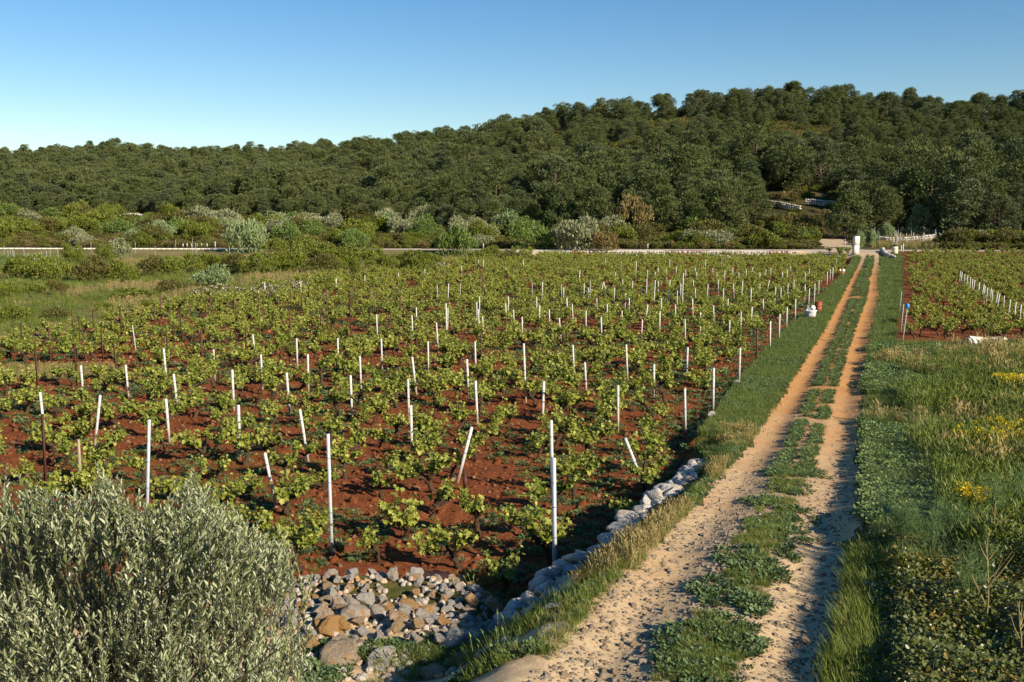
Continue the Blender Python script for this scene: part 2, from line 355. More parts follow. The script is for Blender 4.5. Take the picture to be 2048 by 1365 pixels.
M['white'] = post_mat('white_post_paint', (.52, .51, .49), (.36, .26, .18))
M['galv'] = post_mat('galvanised_steel', (.50, .54, .58), (.46, .48, .50), (.42, .40, .38), .35)
M['rust'] = post_mat('rusty_iron', (.075, .028, .018), (.11, .036, .018), (.04, .018, .012))
M['wood'] = post_mat('old_stake_wood', (.30, .24, .17), (.20, .13, .08), (.15, .10, .07))
M['grey'] = post_mat('grey_stake', (.34, .34, .33), (.28, .27, .25))
M['wire'] = mat('tie_wire', (.05, .045, .04), .6)
M['plastic'] = mat('white_plastic', (.74, .76, .76), .45, .4)
M['cloth'] = mat('sack_cloth', (.72, .66, .55), .9)
M['blue'] = mat('blue_plastic', (.02, .22, .62), .4, .4)
M['pillar'] = post_mat('limewashed_stone', (.74, .69, .56), (.62, .52, .38), (.55, .46, .33), 0, .0, .5)
M['wall'] = M['rockg']
M['cream'] = post_mat('cream_drum_paint', (.66, .60, .40), (.55, .46, .28), (.4, .3, .18))
M['terra'] = mat('terracotta', (.45, .17, .09), .9)
M['dark'] = mat('black_rubber', (.02, .02, .02), .7)

# leaf shapes: (along, across, up)
def two(half, fold=.18):
    n = len(half); V = [(a, 0 if i in (0, n - 1) else b, 0 if i in (0, n - 1) else abs(b) * fold) for i, (a, b) in enumerate(half)]
    V2 = [(a, -b, u) for a, b, u in V[1:-1]]
    return np.array(V + V2, float), [tuple(range(n)), tuple([n - 1] + list(range(n + len(V2) - 1, n - 1, -1)) + [0])]
T_VINE = two([(0, 0), (-.1, .25), (.12, .55), (.34, .36), (.62, .52), (.70, .22), (1, 0)], .35)
T_LANCE = two([(0, 0), (.3, .5), (.72, .42), (1, 0)], .25)
T_OVAL = two([(0, 0), (.25, .45), (.65, .5), (1, 0)], .2)
T_TRI = (np.array([(0, -.5, 0), (.2, .5, 0), (1, 0, .08)], float), [(0, 1, 2)])
T_DIA = (np.array([(0, 0, 0), (.45, .5, .05), (1, 0, 0), (.45, -.5, .05)], float), [(0, 3, 2, 1)])
T_BLADE = (np.array([(0, -.5, 0), (0, .5, 0), (.55, .4, -.06), (.55, -.4, -.06), (1, 0, -.28)], float), [(0, 1, 2, 3), (3, 2, 4)])
T_STRAW = (np.array([(0, -.5, 0), (0, .5, 0), (.8, .3, -.02), (.8, -.3, -.02), (.85, 1.6, 0), (.85, -1.6, 0), (1, 0, -.06)], float), [(0, 1, 2, 3), (3, 2, 4, 6, 5)])
def rdir(n, g=rng):
    v = g.normal(size=(n, 3)); return v / np.linalg.norm(v, axis=1)[:, None]
def rock_mb(seed, sub=3, flatness=.75, cuts=13, rough=.085):
    import bmesh
    g = np.random.default_rng(seed); bm = bmesh.new(); bmesh.ops.create_icosphere(bm, subdivisions=sub, radius=1)
    V = np.array([v.co[:] for v in bm.verts]); Fc = [[v.index for v in f.verts] for f in bm.faces]; bm.free()
    for d in rdir(cuts, g):
        k = g.uniform(.42, .78); p = V @ d; V = V - np.maximum(p - k, 0)[:, None] * d
    n = V / np.linalg.norm(V, axis=1)[:, None]
    nz = (vnoise(n[:, 0] * 3 + n[:, 2] * 2, n[:, 1] * 3 - n[:, 2], 1, seed) - .5) + .5 * (vnoise(n[:, 0] * 8 - n[:, 2] * 5, n[:, 1] * 8 + n[:, 2] * 3, 1, seed + 5) - .5)
    nz = nz + .35 * (vnoise(n[:, 0] * 17 + n[:, 2] * 9, n[:, 1] * 17 - n[:, 2] * 11, 1, seed + 9) - .5) + .5 * np.minimum(0, vnoise(n[:, 0] * 5 + n[:, 2] * 3, n[:, 1] * 5 - n[:, 2] * 4, 1, seed + 13) - .38)
    V = V * (1 + rough * 2 * nz[:, None]); V = V * np.array([1, g.uniform(.7, .95), flatness * g.uniform(.8, 1.1)])
    return MB().faces(V, Fc)
ROCKS = [rock_mb(100 + i) for i in range(12)]; FINE = [rock_mb(130 + i, 4, .75, 14, .09) for i in range(14)]
LOWROCKS = [rock_mb(150 + i, 1, .8, 4, .08) for i in range(6)]

# ------------------------------------------------------------ scatter (only for what nobody could count)
PROTO = {}
def protos(name, meshes):
    c = bpy.data.collections.new(name)
    for i, me in enumerate(meshes):
        o = bpy.data.objects.new('%s_%02d' % (name, i), me); c.objects.link(o)
    PROTO[name] = (c, len(meshes)); return c
def scatter(name, proto, P, scl, label, cat, rot=None, tilt=.12, idx=None, seed=1):
    P = np.asarray(P, np.float32); n = len(P); g = np.random.default_rng(seed); c, k = PROTO[proto]
    me = bpy.data.meshes.new(name); me.vertices.add(n); me.vertices.foreach_set('co', P.ravel())
    if rot is None: rot = np.stack([g.normal(0, tilt, n), g.normal(0, tilt, n), g.uniform(0, 6.283, n)], 1)
    a = me.attributes.new('rot', 'FLOAT_VECTOR', 'POINT'); a.data.foreach_set('vector', np.asarray(rot, np.float32).ravel())
    a = me.attributes.new('scl', 'FLOAT', 'POINT'); a.data.foreach_set('value', np.broadcast_to(np.asarray(scl, np.float32), (n,)).copy())
    a = me.attributes.new('idx', 'INT', 'POINT'); a.data.foreach_set('value', (g.integers(0, k, n) if idx is None else np.asarray(idx)).astype(np.int32))
    o = obj(name, me); tag(o, label, cat, None, 'stuff')
    ng = bpy.data.node_groups.new(name, 'GeometryNodeTree')
    ng.interface.new_socket('Geometry', in_out='INPUT', socket_type='NodeSocketGeometry'); ng.interface.new_socket('Geometry', in_out='OUTPUT', socket_type='NodeSocketGeometry')
    nd = ng.nodes; gi = nd.new('NodeGroupInput'); go = nd.new('NodeGroupOutput'); ip = nd.new('GeometryNodeInstanceOnPoints'); ci = nd.new('GeometryNodeCollectionInfo')
    ci.inputs['Collection'].default_value = c; ci.inputs['Separate Children'].default_value = True; ci.inputs['Reset Children'].default_value = True
    def na(nm, t):
        q = nd.new('GeometryNodeInputNamedAttribute'); q.data_type = t; q.inputs['Name'].default_value = nm; return q.outputs['Attribute']
    L = ng.links.new; L(gi.outputs[0], ip.inputs['Points']); L(ci.outputs[0], ip.inputs['Instance']); ip.inputs['Pick Instance'].default_value = True
    L(na('idx', 'INT'), ip.inputs['Instance Index']); L(na('rot', 'FLOAT_VECTOR'), ip.inputs['Rotation']); L(na('scl', 'FLOAT'), ip.inputs['Scale']); L(ip.outputs[0], go.inputs[0])
    md = o.modifiers.new('scatter', 'NODES'); md.node_group = ng; return o
def sample(n, y0, y1, xa, xb, p=1.0, seed=0):
    """points between two lines, denser near the viewer (density falls as y**-p)"""
    g = np.random.default_rng(seed); yy = np.exp(np.linspace(math.log(y0), math.log(y1), 800))
    wd = np.maximum(xb(yy) - xa(yy), 0) * yy ** (-p) * np.gradient(yy); cdf = np.cumsum(wd); cdf /= cdf[-1]
    y = np.interp(g.random(n), cdf, yy); x = xa(y) + (xb(y) - xa(y)) * g.random(n)
    return x, y
def pts(x, y, dz=0): return np.stack([x, y, H(x, y) + dz], 1)

# ------------------------------------------------------------ ground, cut into its regions
def build_ground():
    ys = [1.5]
    while ys[-1] < 1100: ys.append(ys[-1] * (1.0065 if ys[-1] < 60 else 1.009) + .008)
    ys = np.array(ys); us = np.concatenate([np.linspace(-1.15, -.62, 40)[:-1], np.linspace(-.62, .62, 330), np.linspace(.62, 1.15, 40)[1:]])
    U, Y = np.meshgrid(us, ys); X = U * (Y + 2.5); Z = H(X, Y); nr, nc = X.shape
    V = np.stack([X, Y, Z], 2).reshape(-1, 3)
    cx = (X[:-1, :-1] + X[1:, 1:]) / 2; cy = (Y[:-1, :-1] + Y[1:, 1:]) / 2
    j = (vnoise(cx, cy, .5, 41) - .5) * .35 + (vnoise(cx, cy, .16, 42) - .5) * .16
    reg = np.zeros(cx.shape, int)                                    # 0 ground
    dr = cy - yroad(cx)
    rough = (cy > yleft(cx) + j) & (cx < xw(cy)) & (cy > 14); reg[rough] = 1
    fld = (cx < xw(cy) + j * .8 - .05) & (cy > yfront(cx) - .4 + j) & (cy < yleft(cx) + j) & (dr < -3.2); reg[fld] = 2
    mown = (((cx + 15.6) / 2.6) ** 2 + ((cy - 33.0) / 1.5) ** 2 + j < 1); reg[mown] = 1
    rv = (cx > xR(cy) + 1.4 + .02 * (cy - 40) + j) & (cy > 40.5 + j * 2) & (dr < -3.2); reg[rv] = 3
    tr = (cx > xL(cy) - .40 - .05 * sstep(13, 9, cy) + j * .7) & (cx < xR(cy) + .40 + j * .7) & (dr < -3.0); reg[tr] = 4
    jn = (np.abs(cx - 42.0) < 2.2 + 4.5 * sstep(-9, -3, dr)) & (dr > -10) & (dr < -3); reg[jn] = 4
    reg[(cy < 11.3) & (cx > -4.8) & (cx < xL(cy) - .3) & (reg == 0)] = 4
    reg[np.abs(dr) <= 3.1] = 5
    reg[dr > 3.1] = 6
    pth = (np.abs(cx - (44.2 + (cy - 131) * .16)) < 2.2) & (dr > 3.1) & (cy < 150); reg[pth] = 7
    idx = np.arange(nr * nc).reshape(nr, nc)
    Q = np.stack([idx[:-1, :-1], idx[:-1, 1:], idx[1:, 1:], idx[1:, :-1]], 2)
    for k, (nm, mt) in enumerate([('ground', 'ground'), ('meadow', 'rough'), ('vineyard_soil', 'soil'), ('vineyard_soil', 'soil'), ('dirt_track', 'track'), ('road', 'road'), ('hillside', 'hillg'), ('path', 'track')]):
        q = Q[reg == k]
        if not len(q): continue
        used, inv = np.unique(q.ravel(), return_inverse=True)
        me = MB().add(V[used], inv, np.full(len(q), 4)).mesh(nm, M[mt], True); tag(obj(nm, me), kind='structure')
build_ground()

# ------------------------------------------------------------ stone: walls, rubble, rocks
def rock_into(mb, p, size, g, lib=ROCKS, squash=1.0, mat_i=None):
    r = lib[g.integers(len(lib))]; e = Euler((g.uniform(-.4, .4), g.uniform(-.4, .4), g.uniform(0, 6.28)))
    Mx = Matrix.Translation(p) @ e.to_matrix().to_4x4() @ Matrix.Diagonal((size, size, size * squash, 1)); mb.join(r, Mx, mat_i)
def stone_wall(name, line, zbase, ztop, thick, size, label, cat='stone wall', seed=0, mt='wall', step=.75, lib=ROCKS):
    g = np.random.default_rng(seed); mb = MB(); line = np.array(line, float)
    seg = np.linalg.norm(np.diff(line, axis=0), axis=1); cum = np.concatenate([[0], np.cumsum(seg)]); n = int(cum[-1] / (size * step))
    for i in range(n + 1):
        s = cum[-1] * (i + g.uniform(-.25, .25)) / max(n, 1); s = min(max(s, 0), cum[-1])
        x = np.interp(s, cum, line[:, 0]); y = np.interp(s, cum, line[:, 1]); zb, zt_ = zbase(x, y), ztop(x, y)
        z = zb + size * .3; k = max(1, int(round((zt_ - zb) / (size * .62))))
        for c in range(k):
            for t in ((-.5, .5) if thick > size * 1.2 else (0,)):
                sz = size * g.uniform(.45, .75); q = (x + g.normal(0, .03) + t * thick * .5, y + g.normal(0, .03), zb + (c + .5) * (zt_ - zb) / k)
                rock_into(mb, q, sz, g, lib, .75)
    o = obj(name, mb.mesh(name, M[mt], False)); return tag(o, label, cat)
stone_wall('dry_stone_wall', [(x - .02, y) for y, x in WALL] + [(3.8, 19.3)], lambda x, y: 0.02, lambda x, y: float(zwall(y)) + .04, .46, .33,
           'low grey dry stone wall edging the dirt track above the red vineyard', seed=5)
stone_wall('dry_stone_wall', [(x + .02, y) for y, x in RWL], lambda x, y: float(zt(y)) - .05, lambda x, y: float(zt(y)) + .13, .12, .20,
           'mossy stone wall in shade, half buried under the brambles', seed=6)
XW0 = float(1130 - 1024) / F * 128
stone_wall('retaining_wall', [(x, yroad(x) - 3.15) for x in np.arange(5.5, 36.6, .5)], lambda x, y: float(zf(y)) - .1, lambda x, y: 1.32, .3, .42,
           'long pale stone retaining wall under the road behind the big vineyard', seed=7, mt='hrock', lib=LOWROCKS)
stone_wall('retaining_wall', [(x, yroad(x) - 3.15) for x in np.arange(47.2, 62, .5)], lambda x, y: float(zf(y)) - .1, lambda x, y: 1.3, .3, .42,
           'pale stone retaining wall under the road at right of the junction', seed=8, mt='hrock', lib=LOWROCKS)
stone_wall('wing_wall', [(46.9, 126.8), (45.2, 121), (44.2, 115.5)], lambda x, y: hz1(x, y) - .1, lambda x, y: hz1(x, y) + .45, .5, .5,
           'short pale stone wing wall beside the track mouth at the road', seed=9, mt='hrock', lib=LOWROCKS)

def rubble():
    g = np.random.default_rng(12); mesh = {}
    kinds = [('rockg', 'rough grey limestone lump in the rubble heap at the vineyard corner'), ('rocko', 'ochre stained limestone lump in the rubble heap at the vineyard corner'), ('rock', 'grey and rust mottled stone in the rubble heap at the vineyard corner')]
    placed = []
    def put(x, y, r, kd, lift=.45):
        z = hz1(x, y) + r * lift
        for q in placed:
            d2 = (q[0] - x) ** 2 + (q[1] - y) ** 2
            if d2 < (.62 * (q[3] + r)) ** 2: return False
        placed.append((x, y, z, r)); i = int(g.integers(14))
        if (i, kd) not in mesh: mesh[(i, kd)] = FINE[i].mesh('rubble_stone', M[kinds[kd][0]], False)
        o = obj('rubble_stone', mesh[(i, kd)], None, (x, y, z), (g.uniform(-.6, .6), g.uniform(-.6, .6), g.uniform(0, 6.28)), (r, r * g.uniform(.7, 1), r * g.uniform(.75, 1.05)))
        tag(o, kinds[kd][1], 'stone', 'loose stones in the rubble heap'); return True
    n = 0
    for t in range(9000):
        x = g.uniform(-4.4, .5); y = g.uniform(9.75, 13.2)
        if y > yfront(x) - .05 or x > float(xw(y)) - .2 or (y < 10.35 and x > -.15 + (y - 10.3) * .5): continue
        r = g.choice([.07, .095, .125, .16], p=[.22, .36, .28, .14]) * (1.1 if y < 11 else 1)
        kd = int(g.choice(3, p=[.55, .12, .33] if y > 11.6 else [.38, .28, .34]))
        n += put(x, y, r, kd)
        if n >= 290: break
    fill = MB()
    for t in range(1500):
        x = g.uniform(-4.8, .6); y = g.uniform(8.9, 13.35)
        if y > yfront(x) + .1 or x > float(xw(max(y, 10.3))) - .1: continue
        rock_into(fill, (x, y, hz1(x, y) + .01), g.uniform(.03, .075), g, LOWROCKS)
    tag(obj('rubble_fragments', fill.mesh('rubble_fragments', M['rock'])), 'small broken limestone fragments between the heap stones', 'stone chips', None, 'stuff')
    for px, py, wpx, fl, kd, lab in [(622, 1300, 62, 1.0, 'rocko', 'upright pitted ochre boulder at the left end of the rock edge'), (690, 1318, 108, .8, 'rocko', 'large porous orange brown boulder below the rubble heap'),
                                     (762, 1325, 100, .45, 'rockg', 'flat topped grey slab at the bottom of the rubble heap'), (668, 1268, 70, .8, 'rocko', 'honey coloured rough boulder at the left rim of the rubble'),
                                     (715, 1240, 80, .7, 'rock', 'orange streaked pale boulder on the near slope of the rubble'), (905, 1290, 70, .7, 'rockg', 'grey boulder half hidden by grass below the rubble'),
                                     (870, 1350, 80, .5, 'rocko', 'ochre and grey rock among weeds at the very bottom edge'), (1110, 1220, 55, .4, 'rockg', 'pale flat stone lying in yellow grass beside the track')]:
        p = at(px, py); r = wpx * .5 * mpp(p.y); rb = rock_mb(300 + px, 4, fl, 6, .1)
        o = obj('boulder', rb.mesh('boulder', M[kd]), None, (p.x, p.y, p.z + r * fl * .35), (g.uniform(-.15, .15), g.uniform(-.2, .2), g.uniform(0, 6.28)), r); tag(o, lab, 'boulder')
    # rusty sheet on the heap
    a, b = Vector((-1.42, 13.2, .20)), Vector((-.62, 12.75, .26)); mb = MB(); n = 9; V = []
    for i in range(n):
        q = a.lerp(b, i / (n - 1)); zz = .012 * math.sin(i * 1.7)
        V += [(q.x - .03, q.y - .11, q.z + zz + .045), (q.x + .03, q.y + .11, q.z + zz + .05), (q.x + .03, q.y + .11, q.z + zz + .042), (q.x - .03, q.y - .11, q.z + zz + .037)]
    fs = [(i * 4 + k, i * 4 + (k + 1) % 4, i * 4 + 4 + (k + 1) % 4, i * 4 + 4 + k) for i in range(n - 1) for k in range(4)] + [(0, 1, 2, 3), tuple(n * 4 - 4 + k for k in (3, 2, 1, 0))]
    tag(obj('metal_strip', mb.faces(V, fs).mesh('metal_strip', M['rust'])), 'bent rusty metal strip lying on top of the rubble heap', 'scrap metal')
    # pale stones along the far verge and single ones at the vineyard edge
    vl = MB
    for px, py, s in [(1703, 537, 9), (1699, 546, 9), (1695, 556, 11), (1688, 570, 9), (1682, 577, 13), (1676, 588, 11), (1664, 603, 12), (1671, 597, 8), (1692, 563, 7)]:
        p = at(px, py); r = s * .5 * mpp(p.y); rb = ROCKS[int(g.integers(12))].mesh('verge_stone', M['hrock'])
        tag(obj('verge_stone', rb, None, (p.x, p.y, p.z + r * .3), (0, 0, g.uniform(0, 6)), r), 'pale stone in the grass verge left of the far track', 'stone', 'pale stones along the far verge')
    for px, py, s, lab in [(1424, 836, 26, 'angular cream stone at the vineyard edge under a leaning vine'), (1475, 770, 22, 'white stone at the vineyard edge beside a white post'), (905, 958, 24, 'pale ochre stone on the red soil beside a rusty stub')]:
        p = at(px, py); r = s * .5 * mpp(p.y)
        tag(obj('field_stone', ROCKS[s % 12].mesh('field_stone', M['hrock']), None, (p.x, p.y, p.z + r * .3), (0, 0, s), r), lab, 'stone')
rubble()

# pebbles
protos('pebble', [r.mesh('pebble', M['peb']) for r in LOWROCKS]); protos('soilstone', [r.mesh('soilstone', M['pebs']) for r in LOWROCKS])
def pebbles():
    P = []; S = []
    for k, (c, nn) in enumerate(((xL, 5200), (xR, 3800))):
        x, y = sample(nn, 6.5, 40, lambda q: c(q) - .55, lambda q: c(q) + .62, 2.0, 50 + k)
        off = np.abs(x - c(y)); keep = rng.random(nn) < np.where(y > 17, .35 + .9 * (off > .35), 1)
        P.append(pts(x[keep], y[keep], -.004)); S.append(np.random.default_rng(k).gamma(2.2, .0065, keep.sum()) + .006)
    x, y = sample(1800, 6.5, 16, lambda q: xL(q) + .4, lambda q: xR(q) - .4, 1.5, 53); P.append(pts(x, y)); S.append(rng.gamma(2.2, .006, 1800) + .006)
    scatter('gravel', 'pebble', np.vstack(P), np.concatenate(S), 'pale limestone gravel strewn over the wheel ruts', 'gravel', tilt=1)
    x, y = sample(12000, 11, 60, lambda q: np.maximum(-.62 * q, -60), lambda q: xw(q) - .2, 1.5, 55)
    k = (y > yfront(x)) & (y < yleft(x)); x, y = x[k], y[k]
    scatter('soil_stones', 'soilstone', pts(x, y), (rng.gamma(2, .009, len(x)) + .008) * np.interp(y, [12, 60], [1, 2]), 'small pale stones littering the red vineyard soil', 'stones', tilt=1)
    clod = [rock_mb(500 + i, 2, .7, 3, .2).mesh('clod', M['soil']) for i in range(5)]; protos('clod', clod)
    x, y = sample(9000, 11, 45, lambda q: np.maximum(-.62 * q, -40), lambda q: xw(q) - .15, 1.6, 56)
    k = (y > yfront(x)) & (y < yleft(x)); x, y = x[k], y[k]
    scatter('soil_clods', 'clod', pts(x, y, -.01), (rng.gamma(2, .013, len(x)) + .012) * np.interp(y, [12, 45], [1, 1.6]), 'crumbly red clods of tilled vineyard soil', 'soil clods', tilt=1)
pebbles()

# ------------------------------------------------------------ posts of the vineyard
W_ = 'w'; POSTS = [  # kind, top x, top y, foot x, foot y, key
('g', 308, 828, 294, 1046, 'tall galvanised post leaning right behind the olive tree'), ('g', 661, 852, 664, 1106, 'tall galvanised post near the olive tree'),
('g', 1106, 900, 1110, 1157, 'galvanised post standing in the shade of the stone wall'), ('w', 1101, 833, 1105, 1000, 'thin white post just behind the shaded galvanised post'),
('w', 945, 849, 920, 945, 'short white post leaning right'), ('r', 930, 935, 931, 985, 'short rusty iron stub on red soil'), ('w', 1247, 874, 1290, 976, 'white post leaning hard left near the wall'),
('w', 533, 898, 552, 1012, 'pale post leaning left above the olive tree'), ('w', 602, 814, 617, 925, 'white post leaning left with a brown foot'), ('w', 479, 806, 480, 914, 'white post left of the two leaning ones'),
('w', 335, 794, 338, 860, 'white post behind the right leaning galvanised one'), ('w', 206, 786, 189, 902, 'white post leaning right at the left side'), ('w', 85, 781, 91, 880, 'leftmost white post by tall rusty rod'),
('r', 94, 823, 94, 972, 'tall rusty rod crossing the leftmost white post'), ('o', 165, 872, 162, 993, 'weathered wooden stake above the olive tree'),
('w', 823, 806, 824, 905, 'white post overlapping a second one behind'), ('w', 817, 756, 818, 842, 'white post half hidden by a nearer white one'), ('w', 703, 748, 704, 823, 'lone white post left of centre'),
('w', 1087, 759, 1085, 850, 'white post with a dark foot'), ('w', 1235, 767, 1236, 867, 'straight white post above the leaning one'), ('w', 1368, 773, 1371, 868, 'white post at the grassy right edge'),
('w', 1425, 733, 1426, 824, 'white post beside the cream stone'), ('w', 1478, 694, 1478, 768, 'white post beside the white stone'), ('w', 950, 758, 955, 853, 'white post with a beige lower half'),
('w', 934, 716, 938, 800, 'tall white post left of the beige footed one'), ('w', 825, 712, 833, 792, 'white post tilting left amid red soil'), ('w', 721, 710, 723, 788, 'white post on open red soil'),
('w', 618, 706, 617, 786, 'long white post beside a dark furrow'), ('w', 576, 742, 580, 832, 'white post crossed by vine leaves'), ('w', 466, 737, 468, 825, 'white post with a leafy middle'),
('w', 351, 745, 356, 818, 'white post tilting left in front of the rusty rods'), ('w', 254, 728, 258, 798, 'white post right of the thick rusty rod'), ('w', 165, 729, 167, 785, 'white post among the rusty rods'),
('w', 330, 695, 334, 771, 'white post beside a thin rusty rod'), ('w', 430, 697, 430, 745, 'bright white post right of the rusty rods'), ('w', 1145, 688, 1149, 760, 'white post tilting left in mid vineyard'),
('w', 1169, 722, 1172, 775, 'short white post right of a taller tilting one'), ('w', 1250, 688, 1255, 762, 'white post tilting left beyond the twin white ones'), ('w', 1307, 726, 1307, 783, 'short white post among grey weeds'), ('w', 1374, 693, 1373, 755, 'white post at the inner right rows'),
('w', 1541, 642, 1540, 698, 'tall white post at the corner of the grass verge'), ('w', 1047, 684, 1052, 805, 'very tall white post tilting left at the centre')]
WH = '''506 668 512 726;524 707 525 762;595 675 595 737;675 675 677 737;530 565 532 598;602 563 602 592;673 556 672 588;730 551 730 572;797 546 797 563;850 538 850 566;754 628 755 681;764 676 765 745;824 630 826 682;833 614 834 663;857 681 857 746
898 567 895 612;892 606 894 683;896 616 895 665;873 644 877 707;953 604 954 648;959 593 959 624;957 618 958 650;964 633 968 686;1011 607 1013 638;1017 593 1017 608;1027 619 1028 647;1044 633 1045 675;950 682 952 744;1073 594 1074 627;1079 610 1079 645;1085 564 1084 607;1098 618 1100 665;1118 635 1122 683;1127 575 1127 589;1133 596 1134 612;1047 520 1047 546;967 519 967 545;957 519 957 545;1012 535 1012 550;923 531 923 548
1159 541 1157 580;1144 608 1147 654;1168 567 1168 581;1177 575 1177 590;1171 621 1172 669;1193 596 1194 627;1201 634 1203 673;1207 564 1214 594;1206 565 1203 588;1214 608 1214 651;1229 575 1228 609;1231 544 1231 558;1245 559 1246 584;1243 621 1246 674;1251 586 1250 610;1258 596 1258 614;1265 562 1264 596;1273 523 1271 559;1284 575 1282 602;1284 638 1283 670;1295 540 1294 558;1293 558 1293 609;1296 609 1290 650;1308 560 1307 618;1310 544 1310 557;1316 562 1316 583;1316 536 1316 548;1322 596 1322 618;1319 622 1319 663;1332 539 1332 562;1339 519 1339 545;1340 560 1339 576;1337 580 1334 609;1352 533 1352 559;1354 581 1354 606;1350 609 1351 658;1361 567 1361 583;1365 546 1364 621;1371 539 1371 555;1369 637 1370 669;1384 597 1385 616;1386 560 1387 590;1390 577 1390 614;1393 544 1392 564;1390 535 1390 549;1400 624 1400 673;1411 519 1410 550;1415 568 1414 607
1424 536 1426 549;1433 544 1433 559;1436 560 1436 576;1446 577 1446 596;1426 610 1427 632;1455 597 1454 638;1458 640 1458 662;1449 540 1449 551;1465 535 1465 548;1466 567 1467 582;1477 545 1477 571;1484 561 1482 610;1481 624 1481 667;1492 539 1492 562;1501 577 1501 596;1503 613 1502 661;1505 535 1504 558;1519 544 1519 565;1519 567 1519 583;1525 597 1526 615;1531 539 1531 552;1539 561 1535 580;1541 536 1541 546;1550 573 1549 612;1558 627 1558 681;1561 575 1561 602;1564 544 1564 558;1574 539 1574 565;1575 567 1575 595;1573 614 1573 646;1587 560 1587 578;1590 598 1590 631;1581 533 1581 544;1610 545 1610 561;1610 569 1609 606;1618 577 1617 613;1628 567 1628 615;1637 560 1637 575;1618 538 1618 547;1654 544 1654 558;1660 539 1660 557;1665 535 1665 551'''
GR = '268 649 273 705;921 567 921 603;875 570 875 600;1064 565 1065 594;1123 568 1123 603;1180 561 1180 610;1443 517 1443 541;1672 517 1672 537;1211 517 1211 545;1242 524 1242 545'
RU = '''49 644 44 715;102 654 103 723;78 698 78 758;152 685 156 773;162 631 162 714;207 656 207 702;232 685 238 772;146 618 149 667;188 618 188 660;244 618 245 663;336 658 337 711;494 652 494 682;405 657 405 716;311 613 311 654;323 593 321 637;362 618 364 669;382 596 384 640;413 613 417 665;421 592 422 617;469 594 469 636;508 574 508 611;518 588 518 642;526 613 526 663;542 574 544 599;557 592 559 643;582 578 583 615;581 617 582 686
605 587 605 630;619 577 620 605;647 578 647 603;654 577 656 645;701 580 702 665;643 611 643 675;709 576 710 594;754 584 755 627;791 578 791 604;801 591 801 642;831 566 832 601;851 578 852 630;965 548 965 603;1032 576 1031 603;1513 655 1513 700;963 667 963 707'''
for k, s in (('w', WH), ('s', GR), ('r', RU)):
    for q in s.replace('\n', ';').split(';'):
        a = [float(v) for v in q.split()]; POSTS.append((k, *a, None))
def post_meshes():
    def shaft(wd, bev, mt, name):
        mb = MB(); box(mb, (0, 0, .45), (wd, wd, 1.1), 0, bev); return mb.mesh(name, M[mt])
    D = {'w': shaft(.056, .010, 'white', 'vine_post'), 's': shaft(.045, .008, 'grey', 'thin_stake'), 'o': None}
    mb = MB(); prof = [(-.035, -.025), (.035, -.025), (.035, -.021), (-.031, -.021), (-.031, .021), (.035, .021), (.035, .025), (-.035, .025)]   # rolled steel channel
    def extr(prof, z0, z1):
        n = len(prof); V = [(x, y, z0) for x, y in prof] + [(x, y, z1) for x, y in prof]
        return V, [(i, (i + 1) % n, n + (i + 1) % n, n + i) for i in range(n)] + [tuple(range(n, 2 * n)), tuple(range(n - 1, -1, -1))]
    V, fs = extr([(y, x) for x, y in prof][::-1], -.1, 1); D['g'] = mb.faces(V, fs).mesh('steel_post', M['galv'])
    mb = MB(); V, fs = extr([(-.034, -.034), (.034, -.034), (.034, -.027), (-.027, -.027), (-.027, .034), (-.034, .034)], -.1, 1); D['r'] = mb.faces(V, fs).mesh('rusty_rod', M['rust'])
    mb = MB(); mb.tube([(0, 0, -.1), (.01, 0, .3), (-.008, .01, .7), (.004, 0, 1)], [.032, .03, .028, .022], 8); D['o'] = mb.mesh('wooden_stake', M['wood'])
    mb = MB(); mb.tube([(.05 * math.cos(a), .05 * math.sin(a), 0) for a in np.linspace(0, 6.3, 13)], .003, 4); D['tie'] = mb.mesh('tie_wire', M['wire'])
    return D
PM = post_meshes(); NAME = {'w': 'vine_post', 'g': 'steel_post', 'r': 'rusty_rod', 's': 'thin_stake', 'o': 'wooden_stake'}
WORD = {'w': 'slim white post', 'r': 'dark rusty iron rod', 's': 'thin grey stake'}
NEARP = []; POSTXY = []
def put_post(kd, x0, y0, x1, y1, key, ground=None, label=None, group=None):
    hmin = {'w': 1.02, 'r': 1.22, 's': 1.2, 'g': 1.6, 'o': 1.0}[kd] * random.uniform(.95, 1.1)
    if key and 'stub' in key: hmin = .3
    if label and 'staked row' in label: hmin = 1.15
    for t in range(400):
        p = at(x1, y1); h = (y1 - y0) * mpp(p.y)
        if h >= hmin or y1 > 1300: break
        sl = (x1 - x0) / max(y1 - y0, 1); y1 += .5 if y1 < 640 else 1; x1 += sl * (.5 if y1 < 640 else 1)
    lean = math.atan2((x0 - x1), (y1 - y0))
    o = obj(NAME[kd], PM[kd], None, (p.x, p.y, p.z - .01), (random.gauss(0, .02), lean, random.uniform(-.5, .5) if kd != 'g' else .2), (random.uniform(.9, 1.05) * (1 if key else .88), 1 if key else .88, h / math.cos(lean)))
    POSTXY.append((p.x, p.y))
    if key:
        tag(o, key, 'post', 'posts among the vines'); NEARP.append((p, key))
        if kd in 'wg':
            for f in ((.55, .8) if kd == 'w' else (.35, .6, .8)):
                tw = obj('tie_wire', PM['tie'], o, (0, 0, f)); tw.scale = (1, 1, 1 / h)
    elif label: tag(o, label, 'post', group)
    else:
        zone = 'near the far road wall' if p.y > 85 else ('in the rear half of the vineyard' if p.y > 52 else 'in the middle of the vineyard')
        side = 'left' if p.x / p.y < -.12 else ('right' if p.x / p.y > .13 else 'central')
        tag(o, '%s %s, %s part' % (WORD[kd], zone, side), 'post', '%ss %s' % (WORD[kd], zone))
    return o, p, h
for q in POSTS: put_post(*q)
